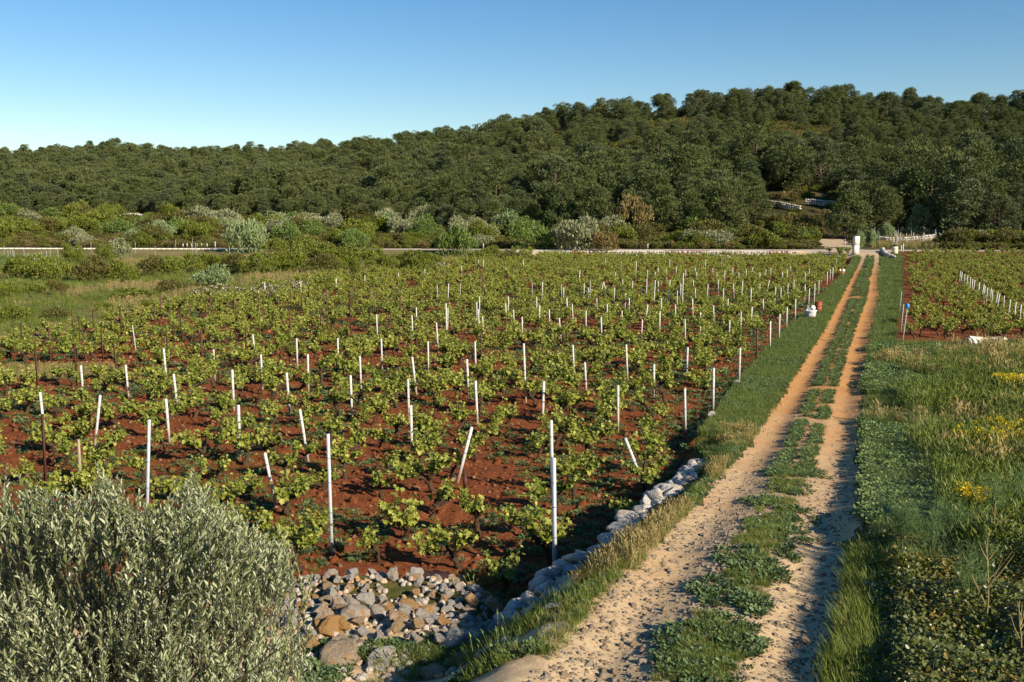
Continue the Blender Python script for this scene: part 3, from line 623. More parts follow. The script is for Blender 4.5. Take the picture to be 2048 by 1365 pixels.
RV = '1920 542 1918 566;1924 544 1921 569;1928 548 1928 566;1933 551 1933 569;1939 555 1939 570;1943 558 1943 576;1948 560 1947 574;1957 564 1956 591;1966 568 1963 597;1969 572 1966 606;1973 575 1972 602;1980 577 1979 596;1983 580 1983 604;1993 584 1991 601;1997 588 1995 603;2006 591 2005 637;2018 599 2016 625;2030 604 2028 639;2040 609 2039 631;2046 614 2044 653'
for q in RV.split(';'): put_post('w', *[float(v) for v in q.split()], None, label='bright white post in the close staked row of the right vineyard', group='white posts of the right vineyard')
put_post('s', 1801, 583, 1799, 621, None, label='thin steel stake at the left edge of the right vineyard, the farther one', group='steel stakes of the right vineyard')
put_post('s', 1805, 608, 1803, 641, None, label='thin steel stake just behind the blue capped one', group='steel stakes of the right vineyard')
o, p, h = put_post('s', 1811, 611, 1804, 692, None, label='tall thin steel stake with a blue cap at the right vineyard', group='steel stakes of the right vineyard')
import bmesh
def lathe(mb, prof, n=20, mat=0):
    th = np.linspace(0, 2 * math.pi, n, endpoint=False); V = [(r * math.cos(a), r * math.sin(a), z) for r, z in prof for a in th]; k = len(prof)
    fs = [(i * n + j, i * n + (j + 1) % n, (i + 1) * n + (j + 1) % n, (i + 1) * n + j) for i in range(k - 1) for j in range(n)] + [tuple(range((k - 1) * n, k * n)), tuple(range(n - 1, -1, -1))]
    return mb.faces(V, fs, mat)
cap = lathe(MB(), [(.05, -.10), (.09, -.08), (.11, 0), (.09, .08), (.04, .10)]).mesh('cap', M['blue'], True); c = obj('cap', cap, o, (0, 0, 1.0)); c.scale = (1, 1, 1 / h)

# ------------------------------------------------------------ vines
def vine_parts(seed):
    g = np.random.default_rng(seed); tr = MB(); fo = MB(); hgt = g.uniform(.16, .38); lean = g.normal(0, .10, 2)
    n = 6; P = [np.array([lean[0] * t + g.normal(0, .018), lean[1] * t + g.normal(0, .018), -.06 + (hgt + .06) * t]) for t in np.linspace(0, 1, n)]
    tr.tube(P, [.060, .048, .042, .046, .040, .05], 7)
    heads = []
    for k in range(int(g.integers(3, 6))):
        a = g.uniform(0, 6.28); L = g.uniform(.14, .36); q = [P[-1] + np.array([0, 0, -.03])]; el = g.uniform(.15, .8)
        for t in np.linspace(.25, 1, 4): q.append(P[-1] + np.array([math.cos(a) * L * t, math.sin(a) * L * t, L * math.sin(el) * t ** 1.4]) + g.normal(0, .02, 3))
        tr.tube(q, [.038, .030, .026, .024, .027], 6); heads.append((q[-1], a))
        if g.random() < .6: heads.append((q[-2], a + g.normal(0, 1)))
    PP, AA, NN, LL = [], [], [], []
    for hp, a in heads:
        for s in range(int(g.integers(1, 4))):
            L = g.uniform(.18, .52); d = np.array([math.cos(a) * .5 + g.normal(0, .45), math.sin(a) * .5 + g.normal(0, .45), g.uniform(.7, 1.5)]); d /= np.linalg.norm(d)
            dr = g.normal(0, .25, 3) + np.array([0, 0, -.15]); T = np.linspace(0, 1, 6); C = hp + np.outer(T, d) * L + np.outer(T ** 2, dr) * L * .5
            fo.tube(C, [.006, .005, .005, .004, .003, .002], 4, 1, False)
            for t in np.linspace(.12, 1.02, int(6 + L * 16)):
                c = hp + d * L * t + dr * L * .5 * t * t; ph = g.uniform(0, 6.28); o = np.array([math.cos(ph), math.sin(ph), g.uniform(-.2, .5)])
                for r in range(2 if t < .7 else 1):
                    PP.append(c + o * g.uniform(.01, .06)); AA.append(o * .8 + np.array([0, 0, g.normal(-.35, .5)])); NN.append(np.array([g.normal(0, .5), g.normal(0, .5), .45]) + o * .8); LL.append(g.uniform(.045, .088) * (1.12 - .5 * max(t - .5, 0)))
    fo.cards(T_VINE, np.array(PP), np.array(AA), np.array(NN), np.array(LL), np.array(LL) * 1.0, 0)
    return tr, fo
VP = [vine_parts(900 + i) for i in range(12)]
VT = [t.mesh('trunk', M['bark'], True) for t, f in VP]; VF = [f.mesh('foliage', [M['vine'], M['shoot']]) for t, f in VP]
protos('far_vine', [MB().join(t, None, 0).join(f, None, np.concatenate(f.m) + 1).mesh('far_vine', [M['bark'], M['vine'], M['shoot']]) for t, f in VP])
def vines():
    g = np.random.default_rng(77); sp = 1.28; c, s = math.cos(.36), math.sin(.36); L = []
    for i in range(-110, 140):
        for j in range(0, 130):
            a, b = i * sp, 8 + j * sp; x = a * c + b * s * .55 + g.normal(0, .13); y = b + a * .06 + g.normal(0, .13)
            L.append((x, y))
    A = np.array(L); x, y = A[:, 0], A[:, 1]; r = g.random(len(A))
    left = (x < xw(y) - .55) & (y > yfront(x) + .5) & (y < yleft(x) - .5) & (y < yroad(x) - 4.2) & (r > .12)
    left &= ~((((x + 15.6) / 2.8) ** 2 + ((y - 33.0) / 1.7) ** 2) < 1)
    right = (x > xR(y) + 2.2 + .02 * (y - 40)) & (y > 42) & (y < yroad(x) - 4.5) & (r > .08) & (x < .62 * y)
    vis = np.abs(x) < .56 * y + 1.5
    lx, ly = x[left & vis], y[left & vis]; o = np.argsort(ly); lx, ly = lx[o], ly[o]
    near, far = slice(0, 300), slice(300, None); used = set()
    zx = lambda X, Y: ('behind the olive tree at left' if X / Y < -.30 else 'left of centre' if X / Y < -.08 else 'in the centre' if X / Y < .08 else 'towards the track side')
    for k, (X, Y) in enumerate(zip(lx[near], ly[near])):
        i = int(g.integers(12)); z = hz1(X, Y); sc = g.uniform(.72, 1.22) * np.interp(Y, [15, 34], [.95, 1.05])
        r0 = obj('grape_vine', None, None, (X, Y, z), (0, 0, g.uniform(0, 6.28)), sc); r0.empty_display_size = .2
        obj('trunk', VT[i], r0); obj('foliage', VF[i], r0)
        best = min(NEARP, key=lambda q: (q[0].x - X) ** 2 + (q[0].y - Y) ** 2); dx, dy = X - best[0].x, Y - best[0].y; d = math.hypot(dx, dy)
        if d < 1.05:
            rel = ('right of' if dx > 0 else 'left of') if abs(dx) > abs(dy) else ('behind' if dy > 0 else 'in front of')
            lab = 'vine %s %s' % (rel, best[1])
        if d >= 1.05 or lab in used:
            band = 'in the front rows' if Y < 17.5 else 'in the middle distance' if Y < 24 else 'farther back'
            lab = 'low leafy bush vine on red soil %s, %s' % (band, zx(X, Y))
        used.add(lab); lab = lab.replace(' the ', ' ') if len(lab.split()) > 16 else lab
        tag(r0, lab, 'grape vine', 'bush vines of the big vineyard')
    scatter('vineyard_rows', 'far_vine', pts(lx[far], ly[far]), g.uniform(.75, 1.18, len(lx[far])) * np.interp(ly[far], [36, 110], [1.0, 1.12]), 'dense rows of green bush vines filling the rear of the big vineyard', 'vines', tilt=.05, seed=3)
    m = right & vis; rx, ry = x[m], y[m]
    scatter('right_vineyard_rows', 'far_vine', pts(rx, ry), g.uniform(.8, 1.15, len(rx)), 'dense rows of bush vines in the vineyard right of the track', 'vines', tilt=.05, seed=4)
    # a few vines with a spreading old stock along the wall, as in the photo, come from the same kinds
vines()

# ------------------------------------------------------------ low plants
def tuft(seed, n, L0, L1, wd, spread, lean=.35, tm=T_BLADE, extra=None):
    g = np.random.default_rng(seed); mb = MB(); P = np.stack([g.normal(0, spread, n), g.normal(0, spread, n), np.full(n, -.01)], 1)
    ph = g.uniform(0, 6.283, n); A = np.stack([np.cos(ph) * g.normal(lean, .15, n), np.sin(ph) * g.normal(lean, .15, n), np.ones(n)], 1)
    Nn = np.stack([np.cos(ph), np.sin(ph), np.full(n, .1)], 1) * -1; Lg = g.uniform(L0, L1, n)
    mb.cards(tm, P, A, Nn, Lg, wd * g.uniform(.7, 1.3, n), 0)
    return mb
def rosette(seed, n, L0, L1, ar, spread, up, h=.05):
    g = np.random.default_rng(seed); mb = MB(); ph = g.uniform(0, 6.283, n); rr = spread * np.sqrt(g.random(n))
    P = np.stack([np.cos(ph) * rr, np.sin(ph) * rr, g.uniform(0, h, n) * (1 - .6 * rr / spread)], 1); p2 = ph + g.normal(0, .9, n)
    A = np.stack([np.cos(p2), np.sin(p2), g.normal(up, .3, n)], 1); Nn = np.stack([g.normal(0, .35, n), g.normal(0, .35, n), np.ones(n)], 1); Lg = g.uniform(L0, L1, n)
    mb.cards(T_OVAL, P, A, Nn, Lg, Lg * ar, 0); return mb
protos('short_grass', [tuft(10 + i, 34, .07, .20, .007, .05, .45).mesh('short_grass', M['grass']) for i in range(4)] + [tuft(16, 30, .06, .17, .007, .05, .5).mesh('short_grass', M['dry'])])
protos('green_grass', [tuft(20 + i, 38, .10, .28, .008, .07, .3).mesh('green_grass', M['grassd']) for i in range(4)] + [tuft(26, 36, .10, .26, .008, .06, .35).mesh('green_grass', M['grass'])])
protos('tall_grass', [tuft(30 + i, 42, .22, .66, .0055, .16, .3, T_STRAW).mesh('tall_grass', M[m_]) for i, m_ in enumerate(('grassd', 'grass', 'grassd', 'grass'))])
protos('dry_grass', [tuft(40 + i, 40, .25, .7, .010, .12, .28, T_STRAW).mesh('dry_grass', M['dry']) for i in range(3)] + [tuft(44 + i, 40, .2, .6, .012, .12, .3).mesh('dry_grass', M['grass']) for i in range(2)])
protos('weed', [rosette(50 + i, 34, .05, .10, .45, .11, .55, .07).mesh('weed', M['weed']) for i in range(4)] + [rosette(55, 60, .03, .06, .5, .13, .4, .08).mesh('weed', M['weed'])])
protos('clover', [rosette(60 + i, 80, .03, .055, .85, .20, .3, .14).mesh('clover', M['clover' if i % 3 else 'weed']) for i in range(5)])
def herbs():
    # left verge between vineyard and track
    x, y = sample(5600, 9.6, 118, lambda q: xw(q) + np.where(q < 19, .55, .1), lambda q: xL(q) - .42, 1.1, 61); k = fbm(x, y, .9, 5) > np.interp(y, [10, 19, 25], [.50, .44, .36])
    x, y = x[k], y[k]; sc = np.interp(y, [9, 20, 30, 100], [.55, .8, 1.0, 1.8])
    near = y < 17; mix = fbm(x, y, 1.2, 8)
    a = (mix > .5) | near & (rng.random(len(x)) < .5); scatter('verge_grass', 'short_grass', pts(x[a], y[a]), sc[a] * np.where(y[a] < 17, 1.15, 1), 'yellowish short grass along the left verge', 'grass', seed=61)
    scatter('verge_weeds', 'weed', pts(x[~a], y[~a]), sc[~a] * .95, 'dark green leafy weeds along the left verge', 'weeds', seed=62)
    x, y = sample(4200, 17, 118, lambda q: xw(q) + .1, lambda q: xL(q) - .40, 1.0, 63); scatter('verge_turf', 'green_grass', pts(x, y), np.interp(y, [17, 40, 110], [.6, .85, 1.6]), 'low green turf between the vines and the track', 'grass', seed=63)
    x, y = sample(850, 10.3, 22, lambda q: xw(q) + .5, lambda q: xL(q) - .4, 1.0, 68); k = fbm(x, y, .7, 29) > .42; scatter('verge_dry_grass', 'dry_grass', pts(x[k], y[k]), rng.uniform(.22, .42, k.sum()), 'dry yellow grass on the near left verge', 'grass', seed=68)
    # middle strip
    P = []; S = []
    for px, py, wp, hp in [(1400, 1310, 150, 70), (1460, 1270, 110, 50), (1370, 1345, 90, 40), (1450, 1190, 110, 50), (1520, 1145, 90, 40), (1500, 1215, 60, 30), (1490, 1120, 90, 36), (1555, 1060, 100, 60), (1530, 1005, 70, 30), (1590, 1030, 70, 36), (1575, 975, 70, 40), (1610, 940, 70, 46), (1560, 945, 40, 24), (1575, 1110, 40, 20)]:
        p = at(px, py); n = int(wp * .62); rx = wp * .62 * mpp(p.y); ry = min(hp * 2.2 * mpp(p.y), 1.0); a = rng.uniform(0, 6.28, n); q = np.sqrt(rng.random(n))
        P.append(np.stack([p.x + np.cos(a) * q * rx, p.y + np.sin(a) * q * ry], 1))
    P = np.vstack(P); scatter('middle_weeds', 'weed', pts(P[:, 0], P[:, 1]), rng.uniform(.38, .72, len(P)), 'dark green weed patches between the wheel ruts', 'weeds', seed=64)
    x, y = sample(1500, 7.5, 17, lambda q: xL(q) + .5, lambda q: xR(q) - .45, 1.0, 65); k = fbm(x, y, .5, 6) > .47; scatter('middle_grass', 'short_grass', pts(x[k], y[k]), .5, 'sparse yellow grass between the wheel ruts', 'grass', seed=65)
    x, y = sample(4600, 16, 120, lambda q: xL(q) + .42, lambda q: xR(q) - .40, .9, 66); t = (x - xL(y)) / (xR(y) - xL(y)); k = (np.abs(t - .5) > .05 + .05 * vnoise(x, y, 1.5, 4)) & (fbm(x, y, 1.1, 9) > np.interp(y, [16, 40], [.40, .36]))
    x, y = x[k], y[k]; a = rng.random(len(x)) < .5
    scatter('strip_weeds', 'weed', pts(x[a], y[a]), np.interp(y[a], [16, 100], [.75, 1.5]), 'green weeds on the far middle strip of the track', 'weeds', seed=66)
    scatter('strip_grass', 'green_grass', pts(x[~a], y[~a]), np.interp(y[~a], [16, 100], [.5, 1.1]), 'green grass on the far middle strip of the track', 'grass', seed=67)
    # right meadow
    ra = lambda q: xR(q) + .42 + .25 * vnoise(q, q * 0, .7, 2); rb = lambda q: np.where(q < 41.5, .58 * q + .5, xR(q) + 1.5 + .02 * (q - 40))
    x, y = sample(11000, 9.6, 118, ra, rb, 1.25, 71); scatter('meadow_grass', 'green_grass', pts(x, y), np.interp(y, [9, 40, 110], [.65, .95, 1.5]) * (.35 + 1.3 * fbm(x, y, 1.1, 3)), 'green grass of the meadow right of the track', 'grass', seed=71)
    x, y = sample(9000, 11.5, 41, ra, rb, 1.2, 72); t = x - xR(y); k = (fbm(x, y, 2.2, 14) + .14 * sstep(5, 2, t) + .12 * np.exp(-((y - 18) / 6) ** 2) + rng.normal(0, .06, len(x)) > .60)
    scatter('meadow_clover', 'clover', pts(x[k], y[k], .02), np.interp(y[k], [11, 40], [.85, 1.5]), 'pale leafy ground cover in the meadow', 'ground cover', seed=72)
    x, y = sample(3600, 9.8, 41.2, lambda q: np.maximum(xR(q) + 1.6, .30 * q), lambda q: .59 * q, 1.1, 73); t = x / y; k = fbm(x, y, 3, 15) + np.clip((t - .43) * 2.5, -.3, .3) + rng.normal(0, .08, len(x)) > .47
    scatter('tall_meadow_grass', 'tall_grass', pts(x[k], y[k]), np.interp(y[k], [10, 26, 36, 41], [.65, .95, .6, .45]) * rng.uniform(.55, 1.3, k.sum()), 'tall seeding grass at the right of the meadow', 'grass', seed=73)
    x, y = sample(900, 14, 41.5, lambda q: .36 * q, lambda q: .60 * q, .8, 85); k = fbm(x, y, 2.5, 27) + np.clip((x / y - .46) * 2, -.3, .2) > .5; scatter('seeding_grass', 'dry_grass', pts(x[k], y[k]), rng.uniform(.6, 1.25, k.sum()) * np.interp(y[k], [14, 30, 41], [.8, 1, .75]), 'pale seeding grass among the green at far right', 'grass', seed=85)
    x, y = sample(900, 6.2, 11, lambda q: xR(q) + .38, lambda q: xr(q) + .02, 1.0, 74); scatter('wall_foot_grass', 'short_grass', pts(x, y), rng.uniform(.8, 1.3, 900), 'yellow green grass at the foot of the shaded wall', 'grass', seed=74)
    # bottom foreground
    x, y = sample(2600, 8.0, 11.5, lambda q: -3.4 + 0 * q, lambda q: xL(q) - .5, 1.0, 75); k = (fbm(x, y, .8, 16) > np.where(x < -.4, .60, .38)) & ~((x < xw(np.maximum(y, 10.3)) + .25) & (y > 9.6)); scatter('foreground_grass', 'short_grass', pts(x[k], y[k]), rng.uniform(.5, .95, k.sum()), 'rough grass below the rubble heap', 'grass', seed=75)
    x, y = sample(900, 8.0, 9.9, lambda q: -2.0 + 0 * q, lambda q: xL(q) - .6, 1.0, 76); k = fbm(x, y, .6, 18) > .48; scatter('foreground_weeds', 'weed', pts(x[k], y[k]), rng.uniform(.4, .75, k.sum()), 'low weeds below the rubble heap', 'weeds', seed=76)
    # in the vineyard
    x, y = sample(17000, 11.5, 75, lambda q: np.maximum(-.60 * q, -60), lambda q: xw(q) - .05, 1.15, 77); k = (y > yfront(x) + .3) & (y < yleft(x)) & (fbm(x, y, 2.4, 19) + np.clip((x - xw(y) + 4) * .06, -.08, .16) > .37)
    x, y = x[k], y[k]; a = rng.random(len(x)) < .62
    scatter('vineyard_weeds', 'weed', pts(x[a], y[a]), np.interp(y[a], [11, 70], [.6, 1.7]) * rng.uniform(.7, 1.3, a.sum()), 'grey green weeds in patches on the vineyard soil', 'weeds', seed=77)
    scatter('vineyard_grass', 'short_grass', pts(x[~a], y[~a]), np.interp(y[~a], [11, 70], [.55, 1.2]), 'sparse grass on the vineyard soil', 'grass', seed=78)
    x, y = sample(1500, 31, 36, lambda q: -20 + 0 * q, lambda q: -13 + 0 * q, 0, 79); k = ((x + 15.6) / 2.6) ** 2 + ((y - 33) / 1.5) ** 2 < 1; scatter('mown_grass', 'dry_grass', pts(x[k], y[k]), .35, 'pale cut grass patch at the left of the vineyard', 'grass', seed=79)
    # rough ground left of the vineyard
    x, y = sample(15000, 30, 126, lambda q: -.60 * q, lambda q: .06 * q, .8, 80); k = (y > yleft(x) + .4) & (y < yroad(x) - 3.5); x, y = x[k], y[k]; nz = fbm(x, y, 7, 22)
    for nm, pr, sel, lb, s0 in (('rough_dry_grass', 'dry_grass', nz > .52, 'straw coloured long grass left of the vineyard', .62), ('rough_green_grass', 'tall_grass', (nz <= .52) & (nz > .40), 'blue green long grass left of the vineyard', .6), ('rough_herbs', 'short_grass', nz <= .40, 'short olive green grass left of the vineyard', 2.2)):
        scatter(nm, pr, pts(x[sel], y[sel]), np.interp(y[sel], [30, 120], [s0, s0 * 1.35]) * rng.uniform(.7, 1.2, sel.sum()), lb, 'grass', seed=81)
    x, y = sample(1800, 30, 70, lambda q: np.maximum(-.6 * q, -40), lambda q: .0 * q, .8, 83); k = (y > yleft(x)) & (y < yleft(x) + 3.5); scatter('field_edge_grass', 'tall_grass', pts(x[k], y[k]), np.interp(y[k], [30, 70], [.9, 1.2]), 'blue green grass along the left edge of the vineyard', 'grass', seed=83)
    x, y = sample(1200, 95, 128, lambda q: -.60 * q, lambda q: -.43 * q, 0, 84); scatter('far_plot_grass', 'green_grass', pts(x, y), 3.2, 'bright grass of the small plot by the road', 'grass', seed=84)
herbs()

# ------------------------------------------------------------ olive tree, brambles and tall herbs close by
def olive():
    g = np.random.default_rng(21); base = Vector((-2.55, 6.3, hz1(-2.55, 6.3) - .03)); root = obj('olive_tree', None, None, base)
    tag(root, 'young grey green olive tree with upright leafy shoots in the near left corner', 'olive tree'); br = MB(); fo = MB(); ends = []
    outline = lambda px: np.interp(px, [-200, 0, 120, 190, 250, 310, 370, 430, 500, 560, 610, 650, 690], [970, 965, 990, 940, 1010, 1020, 945, 1010, 1070, 1095, 1180, 1260, 1420])
    for k in range(9):
        a = g.uniform(0, 6.28); d = np.array([math.cos(a) * g.uniform(.4, 1.1), math.sin(a) * .5, 1.1]); q = [np.array([g.normal(0, .05), g.normal(0, .05), -.05])]; L = g.uniform(.7, 1.2)
        for t in np.linspace(.25, 1, 5): q.append(d * L * t + g.normal(0, .04, 3) + q[0])
        br.tube(q, np.linspace(.045, .016, 6), 7)
    n = 0; T = 0; PP, AA, NN, LL = [], [], [], []
    while n < 1750 and T < 90000:
        T += 1
        yy = g.uniform(5.0, 7.3); px = g.uniform(-120, 680); dep = yy; x = (px - 1024) / F * dep
        top = outline(px); pyt = top + (1365 - top) * g.random() ** 1.25 * 1.12 + 8 - 34 * (g.random() < .22) * g.random(); zt_ = CAM_Z - (pyt - 445) / F * dep
        if zt_ < 1.35: continue
        if fbm(x * 1.0, zt_ + yy * .35,   .42, 66) < .465: continue
        tip = np.array([x, yy, zt_]) - np.array(base); L = g.uniform(.22, .5)
        out = tip * np.array([.28, .28, 0]) + np.array([g.normal(0, .27), g.normal(0, .27), 1.0]); out /= np.linalg.norm(out); st = tip - out * L
        bend = g.normal(0, .06, 3); Ts = np.linspace(0, 1, 4); C = st + np.outer(Ts, out) * L + np.outer(Ts * (1 - Ts), bend)
        br.tube(C, [.0032, .0026, .002, .001], 3, 0, False)
        if n % 14 == 0:
            j = np.array([g.normal(0, .2), g.normal(0, .1), max(.25, st[2] * .45)]); j[:2] += st[:2] * .35
            br.tube([j, j + (st - j) * .5 + g.normal(0, .05, 3), st], [.012, .008, .004], 5, 0, False)
        m = int(L * 52); tt = np.linspace(.06, 1, m); ph = g.uniform(0, 6.28) + np.repeat(np.arange((m + 1) // 2), 2)[:m] * 1.57 + np.tile([0, math.pi], (m + 1) // 2)[:m]
        side = np.stack([np.cos(ph), np.sin(ph), np.zeros(m)], 1); P = st + tt[:, None] * out * L + (tt * (1 - tt))[:, None] * bend
        A = side * g.uniform(.3, .85, m)[:, None] + out; PP.append(P); AA.append(A); NN.append(np.cross(A, np.cross(side, out)) * -1 + g.normal(0, .3, (m, 3))); LL.append(g.uniform(.042, .074, m) * (1 - .45 * tt ** 4))
        n += 1
    P, A, Nn, L = np.vstack(PP), np.vstack(AA), np.vstack(NN), np.concatenate(LL); fo.cards(T_LANCE, P, A, Nn, L, L * g.uniform(.21, .30, len(L)))
    obj('branches', br.mesh('branches', M['twig'], True), root); obj('foliage', fo.mesh('foliage', M['olive']), root)
olive()
def brambles():
    g = np.random.default_rng(33); n = 30000; x = np.empty(0); y = np.empty(0)
    x, y = sample(n, 6.0, 11.3, lambda q: xr(q) - .2, lambda q: .62 * q + .4, .6, 34); hh = (.05 + .95 * fbm(x, y, .7, 35) ** 1.8) * (.25 * sstep(-.3, .3, x - xr(y)) + .75 * sstep(.2, 2.4, x - xr(y))) * sstep(11.6, 10.2, y) + .03
    z = H(x, y) + hh * (.15 + .85 * g.random(len(x)) ** .6); P = np.stack([x, y, z], 1); A = rdir(len(x), g) * np.array([1, 1, .6]); Nn = np.stack([g.normal(.25, .6, n), g.normal(-.35, .6, n), np.ones(n)], 1)
    L = g.uniform(.022, .05, n); yl = (fbm(x, y, .5, 36) + g.normal(0, .16, n) > .84)
    root = obj('bramble_thicket', None, None, (3.9, 8.6, hz1(3.9, 8.6))); tag(root, 'sprawling dark bramble thicket with browned leaves over the shaded wall', 'bramble')
    mb = MB().cards(T_OVAL, P[~yl], A[~yl], Nn[~yl], L[~yl], L[~yl] * .7, 0).cards(T_OVAL, P[yl], A[yl], Nn[yl], L[yl], L[yl] * .7, 1)
    f = obj('leaves', mb.mesh('leaves', [M['bram'], M['bramy']])); f.parent = root; f.matrix_parent_inverse = Matrix.Translation(root.location).inverted()
    mb = MB()
    for k in range(90):
        i = g.integers(n); p = P[i].copy(); p[2] -= .1; d = np.array([g.normal(-.3, .5), g.normal(-.2, .5), .5]); q = [p + d * t * .5 + np.array([0, 0, -.35 * t * t]) for t in np.linspace(0, 1, 6)]; mb.tube(q, [.005, .005, .004, .004, .003, .002], 4, 0, False)
    c = obj('canes', mb.mesh('canes', M['bark'])); c['kind'] = 'stuff'; c.parent = root; c.matrix_parent_inverse = Matrix.Translation(root.location).inverted()
brambles()
def herbs_tall():
    g = np.random.default_rng(44)
    for px, py, hp, lab in [(1935, 1215, 95, 'feathery green fennel in the middle of the brambles'), (1865, 1120, 80, 'feathery fennel at the upper edge of the brambles'), (1915, 1095, 60, 'small feathery fennel below the yellow flower head'),
                            (2000, 1075, 95, 'dark feathery fennel at the right frame edge'), (2040, 1060, 90, 'rightmost feathery fennel by the tall grass'), (1800, 1090, 40, 'small fennel tuft near the pale wall stone')]:
        p = at(px, py); h = hp * mpp(p.y) * .8 + .25; mb = MB(); m = 1300
        st = []; PP = []; AA = []
        for k in range(9):
            d = np.array([g.normal(0, .35), g.normal(0, .35), 1.0]); d /= np.linalg.norm(d); q = [d * h * t for t in np.linspace(0, 1, 4)]; mb.tube(q, [.006, .005, .004, .002], 4, 0, False)
            t = g.uniform(.35, 1.05, m // 9); c = d[None] * (h * t)[:, None] + g.normal(0, .05, (len(t), 3)) * (1.3 - t)[:, None]; PP.append(c); AA.append(rdir(len(t), g) + np.array([0, 0, .7]))
        P = np.vstack(PP); mb.cards(T_BLADE, P, np.vstack(AA), rdir(len(P), g), g.uniform(.04, .08, len(P)), .0035)
        o = obj('fennel', mb.mesh('fennel', M['fennel']), None, p); tag(o, lab, 'fennel', 'fennel plants among the brambles')
    for px, py, hp, r, k, lab in [(1945, 1060, 78, .14, 60, 'tall plant with a bright yellow flower head above the brambles'), (1985, 915, 44, .42, 90, 'patch plant of yellow blossoms in tall grass at right'), (2015, 890, 40, .36, 60, 'yellow blossoms in grass, right of the larger yellow patch'), (2038, 800, 40, .45, 60, 'small yellow blossoms at the right frame edge, farthest back'), (1930, 905, 36, .3, 26, 'few yellow blossoms at the left of the larger yellow patch')]:
        p = at(px, py); h = hp * mpp(p.y); root = obj('flowering_plant', None, None, p); tag(root, lab, 'flowers', 'yellow flowering plants'); st = MB(); fl = MB()
        for q in range(k):
            e = np.array([g.normal(0, r * .6), g.normal(0, r * .6), h * g.uniform(.8, 1.12)]); st.tube([(e[0] * .1, e[1] * .1, 0), (e[0] * .6, e[1] * .6, h * .6), e], [.004, .003, .002], 4, 0, False)
            m = 26; D = rdir(m, g); D[:, 2] = np.abs(D[:, 2]); fl.cards(T_DIA, e + D * .028 * (p.y / 11), D + np.array([0, 0, .2]), rdir(m, g), .026 * p.y / 11, .022 * p.y / 11)
        obj('stems', st.mesh('stems', M['shoot']), root); obj('flowers', fl.mesh('flowers', M['yellow']), root)
    for px, py, hp, lab in [(1968, 1265, 205, 'tall branching dry beige stalk in front of the fennel'), (2035, 1340, 150, 'thin dry leaning stalk at the right bottom edge'), (1980, 1110, 110, 'dry beige stalk beside the yellow flower head')]:
        p = at(px, py); h = hp * mpp(p.y); mb = MB(); d = np.array([g.normal(.02, .05), g.normal(0, .05), 1]); q = [d * h * t + np.array([.02 * math.sin(5 * t), 0, 0]) for t in np.linspace(0, 1, 7)]; mb.tube(q, np.linspace(.008, .003, 7), 5)
        for k in range(7):
            t = g.uniform(.25, .85); a = g.uniform(0, 6.28); e = np.array([math.cos(a), math.sin(a) * .5, 1.2]) * h * (1 - t) * .55; b = d * h * t; mb.tube([b, b + e * .5, b + e + np.array([0, 0, .03])], [.005, .004, .002], 4, 0, False)
        tag(obj('dry_stalk', mb.mesh('dry_stalk', M['dry']), None, p), lab, 'dry plant', 'dry stalks among the brambles')
    for px, py, hp in [(1000, 1320, 60), (1010, 1300, 70), (960, 1330, 55), (860, 1340, 60), (800, 1345, 60), (760, 1350, 55), (905, 1175, 30), (930, 1172, 34), (945, 1180, 40), (1010, 1175, 32), (1035, 1200, 34)]:
        p = at(px, py); h = hp * mpp(p.y); mb = tuft(px, 9, h * .6, h * 1.3, .006, .05, .5, T_STRAW); tag(obj('oat_grass', mb.mesh('oat_grass', M['grass' if py < 1250 else 'grassd']), None, p), 'few long oat grass stems ' + ('behind the rubble heap' if py < 1250 else 'below the rubble heap'), 'grass tuft', 'oat grass tufts by the rubble')
herbs_tall()

# ------------------------------------------------------------ shrubs, pines, hill
def shrub_mb(seed, n=3200, L=.085, ar=.55, lumps=13, flat=.8, up=.5, tm=T_DIA):
    g = np.random.default_rng(seed); mb = MB(); C = []
    for k in range(lumps):
        a = g.uniform(0, 6.28); r = .66 * math.sqrt(g.random()); hgt = (1 - r * r * 1.2) * g.uniform(.45, 1.0) * flat; C.append((math.cos(a) * r, math.sin(a) * r, max(.18, hgt * .72), g.uniform(.22, .40)))
    C = np.array(C); i = g.integers(lumps, size=n); D = rdir(n, g); D[:, 2] = np.abs(D[:, 2]) * .9 + D[:, 2] * .1; rr = C[i, 3] * g.uniform(.72, 1.06, n)
    P = C[i, :3] + D * rr[:, None] * np.array([1, 1, .85]); lo = g.random(n) < .18; P[lo, 2] *= g.random(lo.sum()); P[:, 2] = np.maximum(P[:, 2], 0)
    A = D * .8 + rdir(n, g) * .7 + np.array([0, 0, up]); Nn = D + rdir(n, g) * .6; l = g.uniform(.6, 1.3, n) * L
    mb.cards(tm, P, A, Nn, l, l * ar, 0); return mb
SHAPES = [shrub_mb(700 + i) for i in range(6)]; UPR = [shrub_mb(720 + i, 2800, .10, .4, 12, 1.25, 1.3) for i in range(3)]
SH = {k: [s.mesh('shrub_' + k, M[k]) for s in SHAPES] for k in ('lent', 'silver', 'bright', 'pale', 'maq', 'maqb')}
SHU = {k: [s.mesh('shrub_' + k, M[k]) for s in UPR] for k in ('lent', 'bright', 'maq')}
def flowered(seed):
    a = shrub_mb(seed, 2200); b = shrub_mb(seed, 700, .06, .9); b.m = [np.full(len(q), 1) for q in b.m]; return a.join(b)
SH['whitef'] = [flowered(740 + i).mesh('flowering_bramble', [M['maq'], M['whitef']]) for i in range(3)]
WORDS = {'lent': 'dark olive green dense shrub', 'silver': 'silvery grey leaved shrub', 'bright': 'bright green leafy shrub', 'pale': 'pale green leafy shrub', 'maq': 'dull green maquis shrub', 'maqb': 'brownish maquis shrub', 'whitef': 'low bramble dotted with white flowers'}
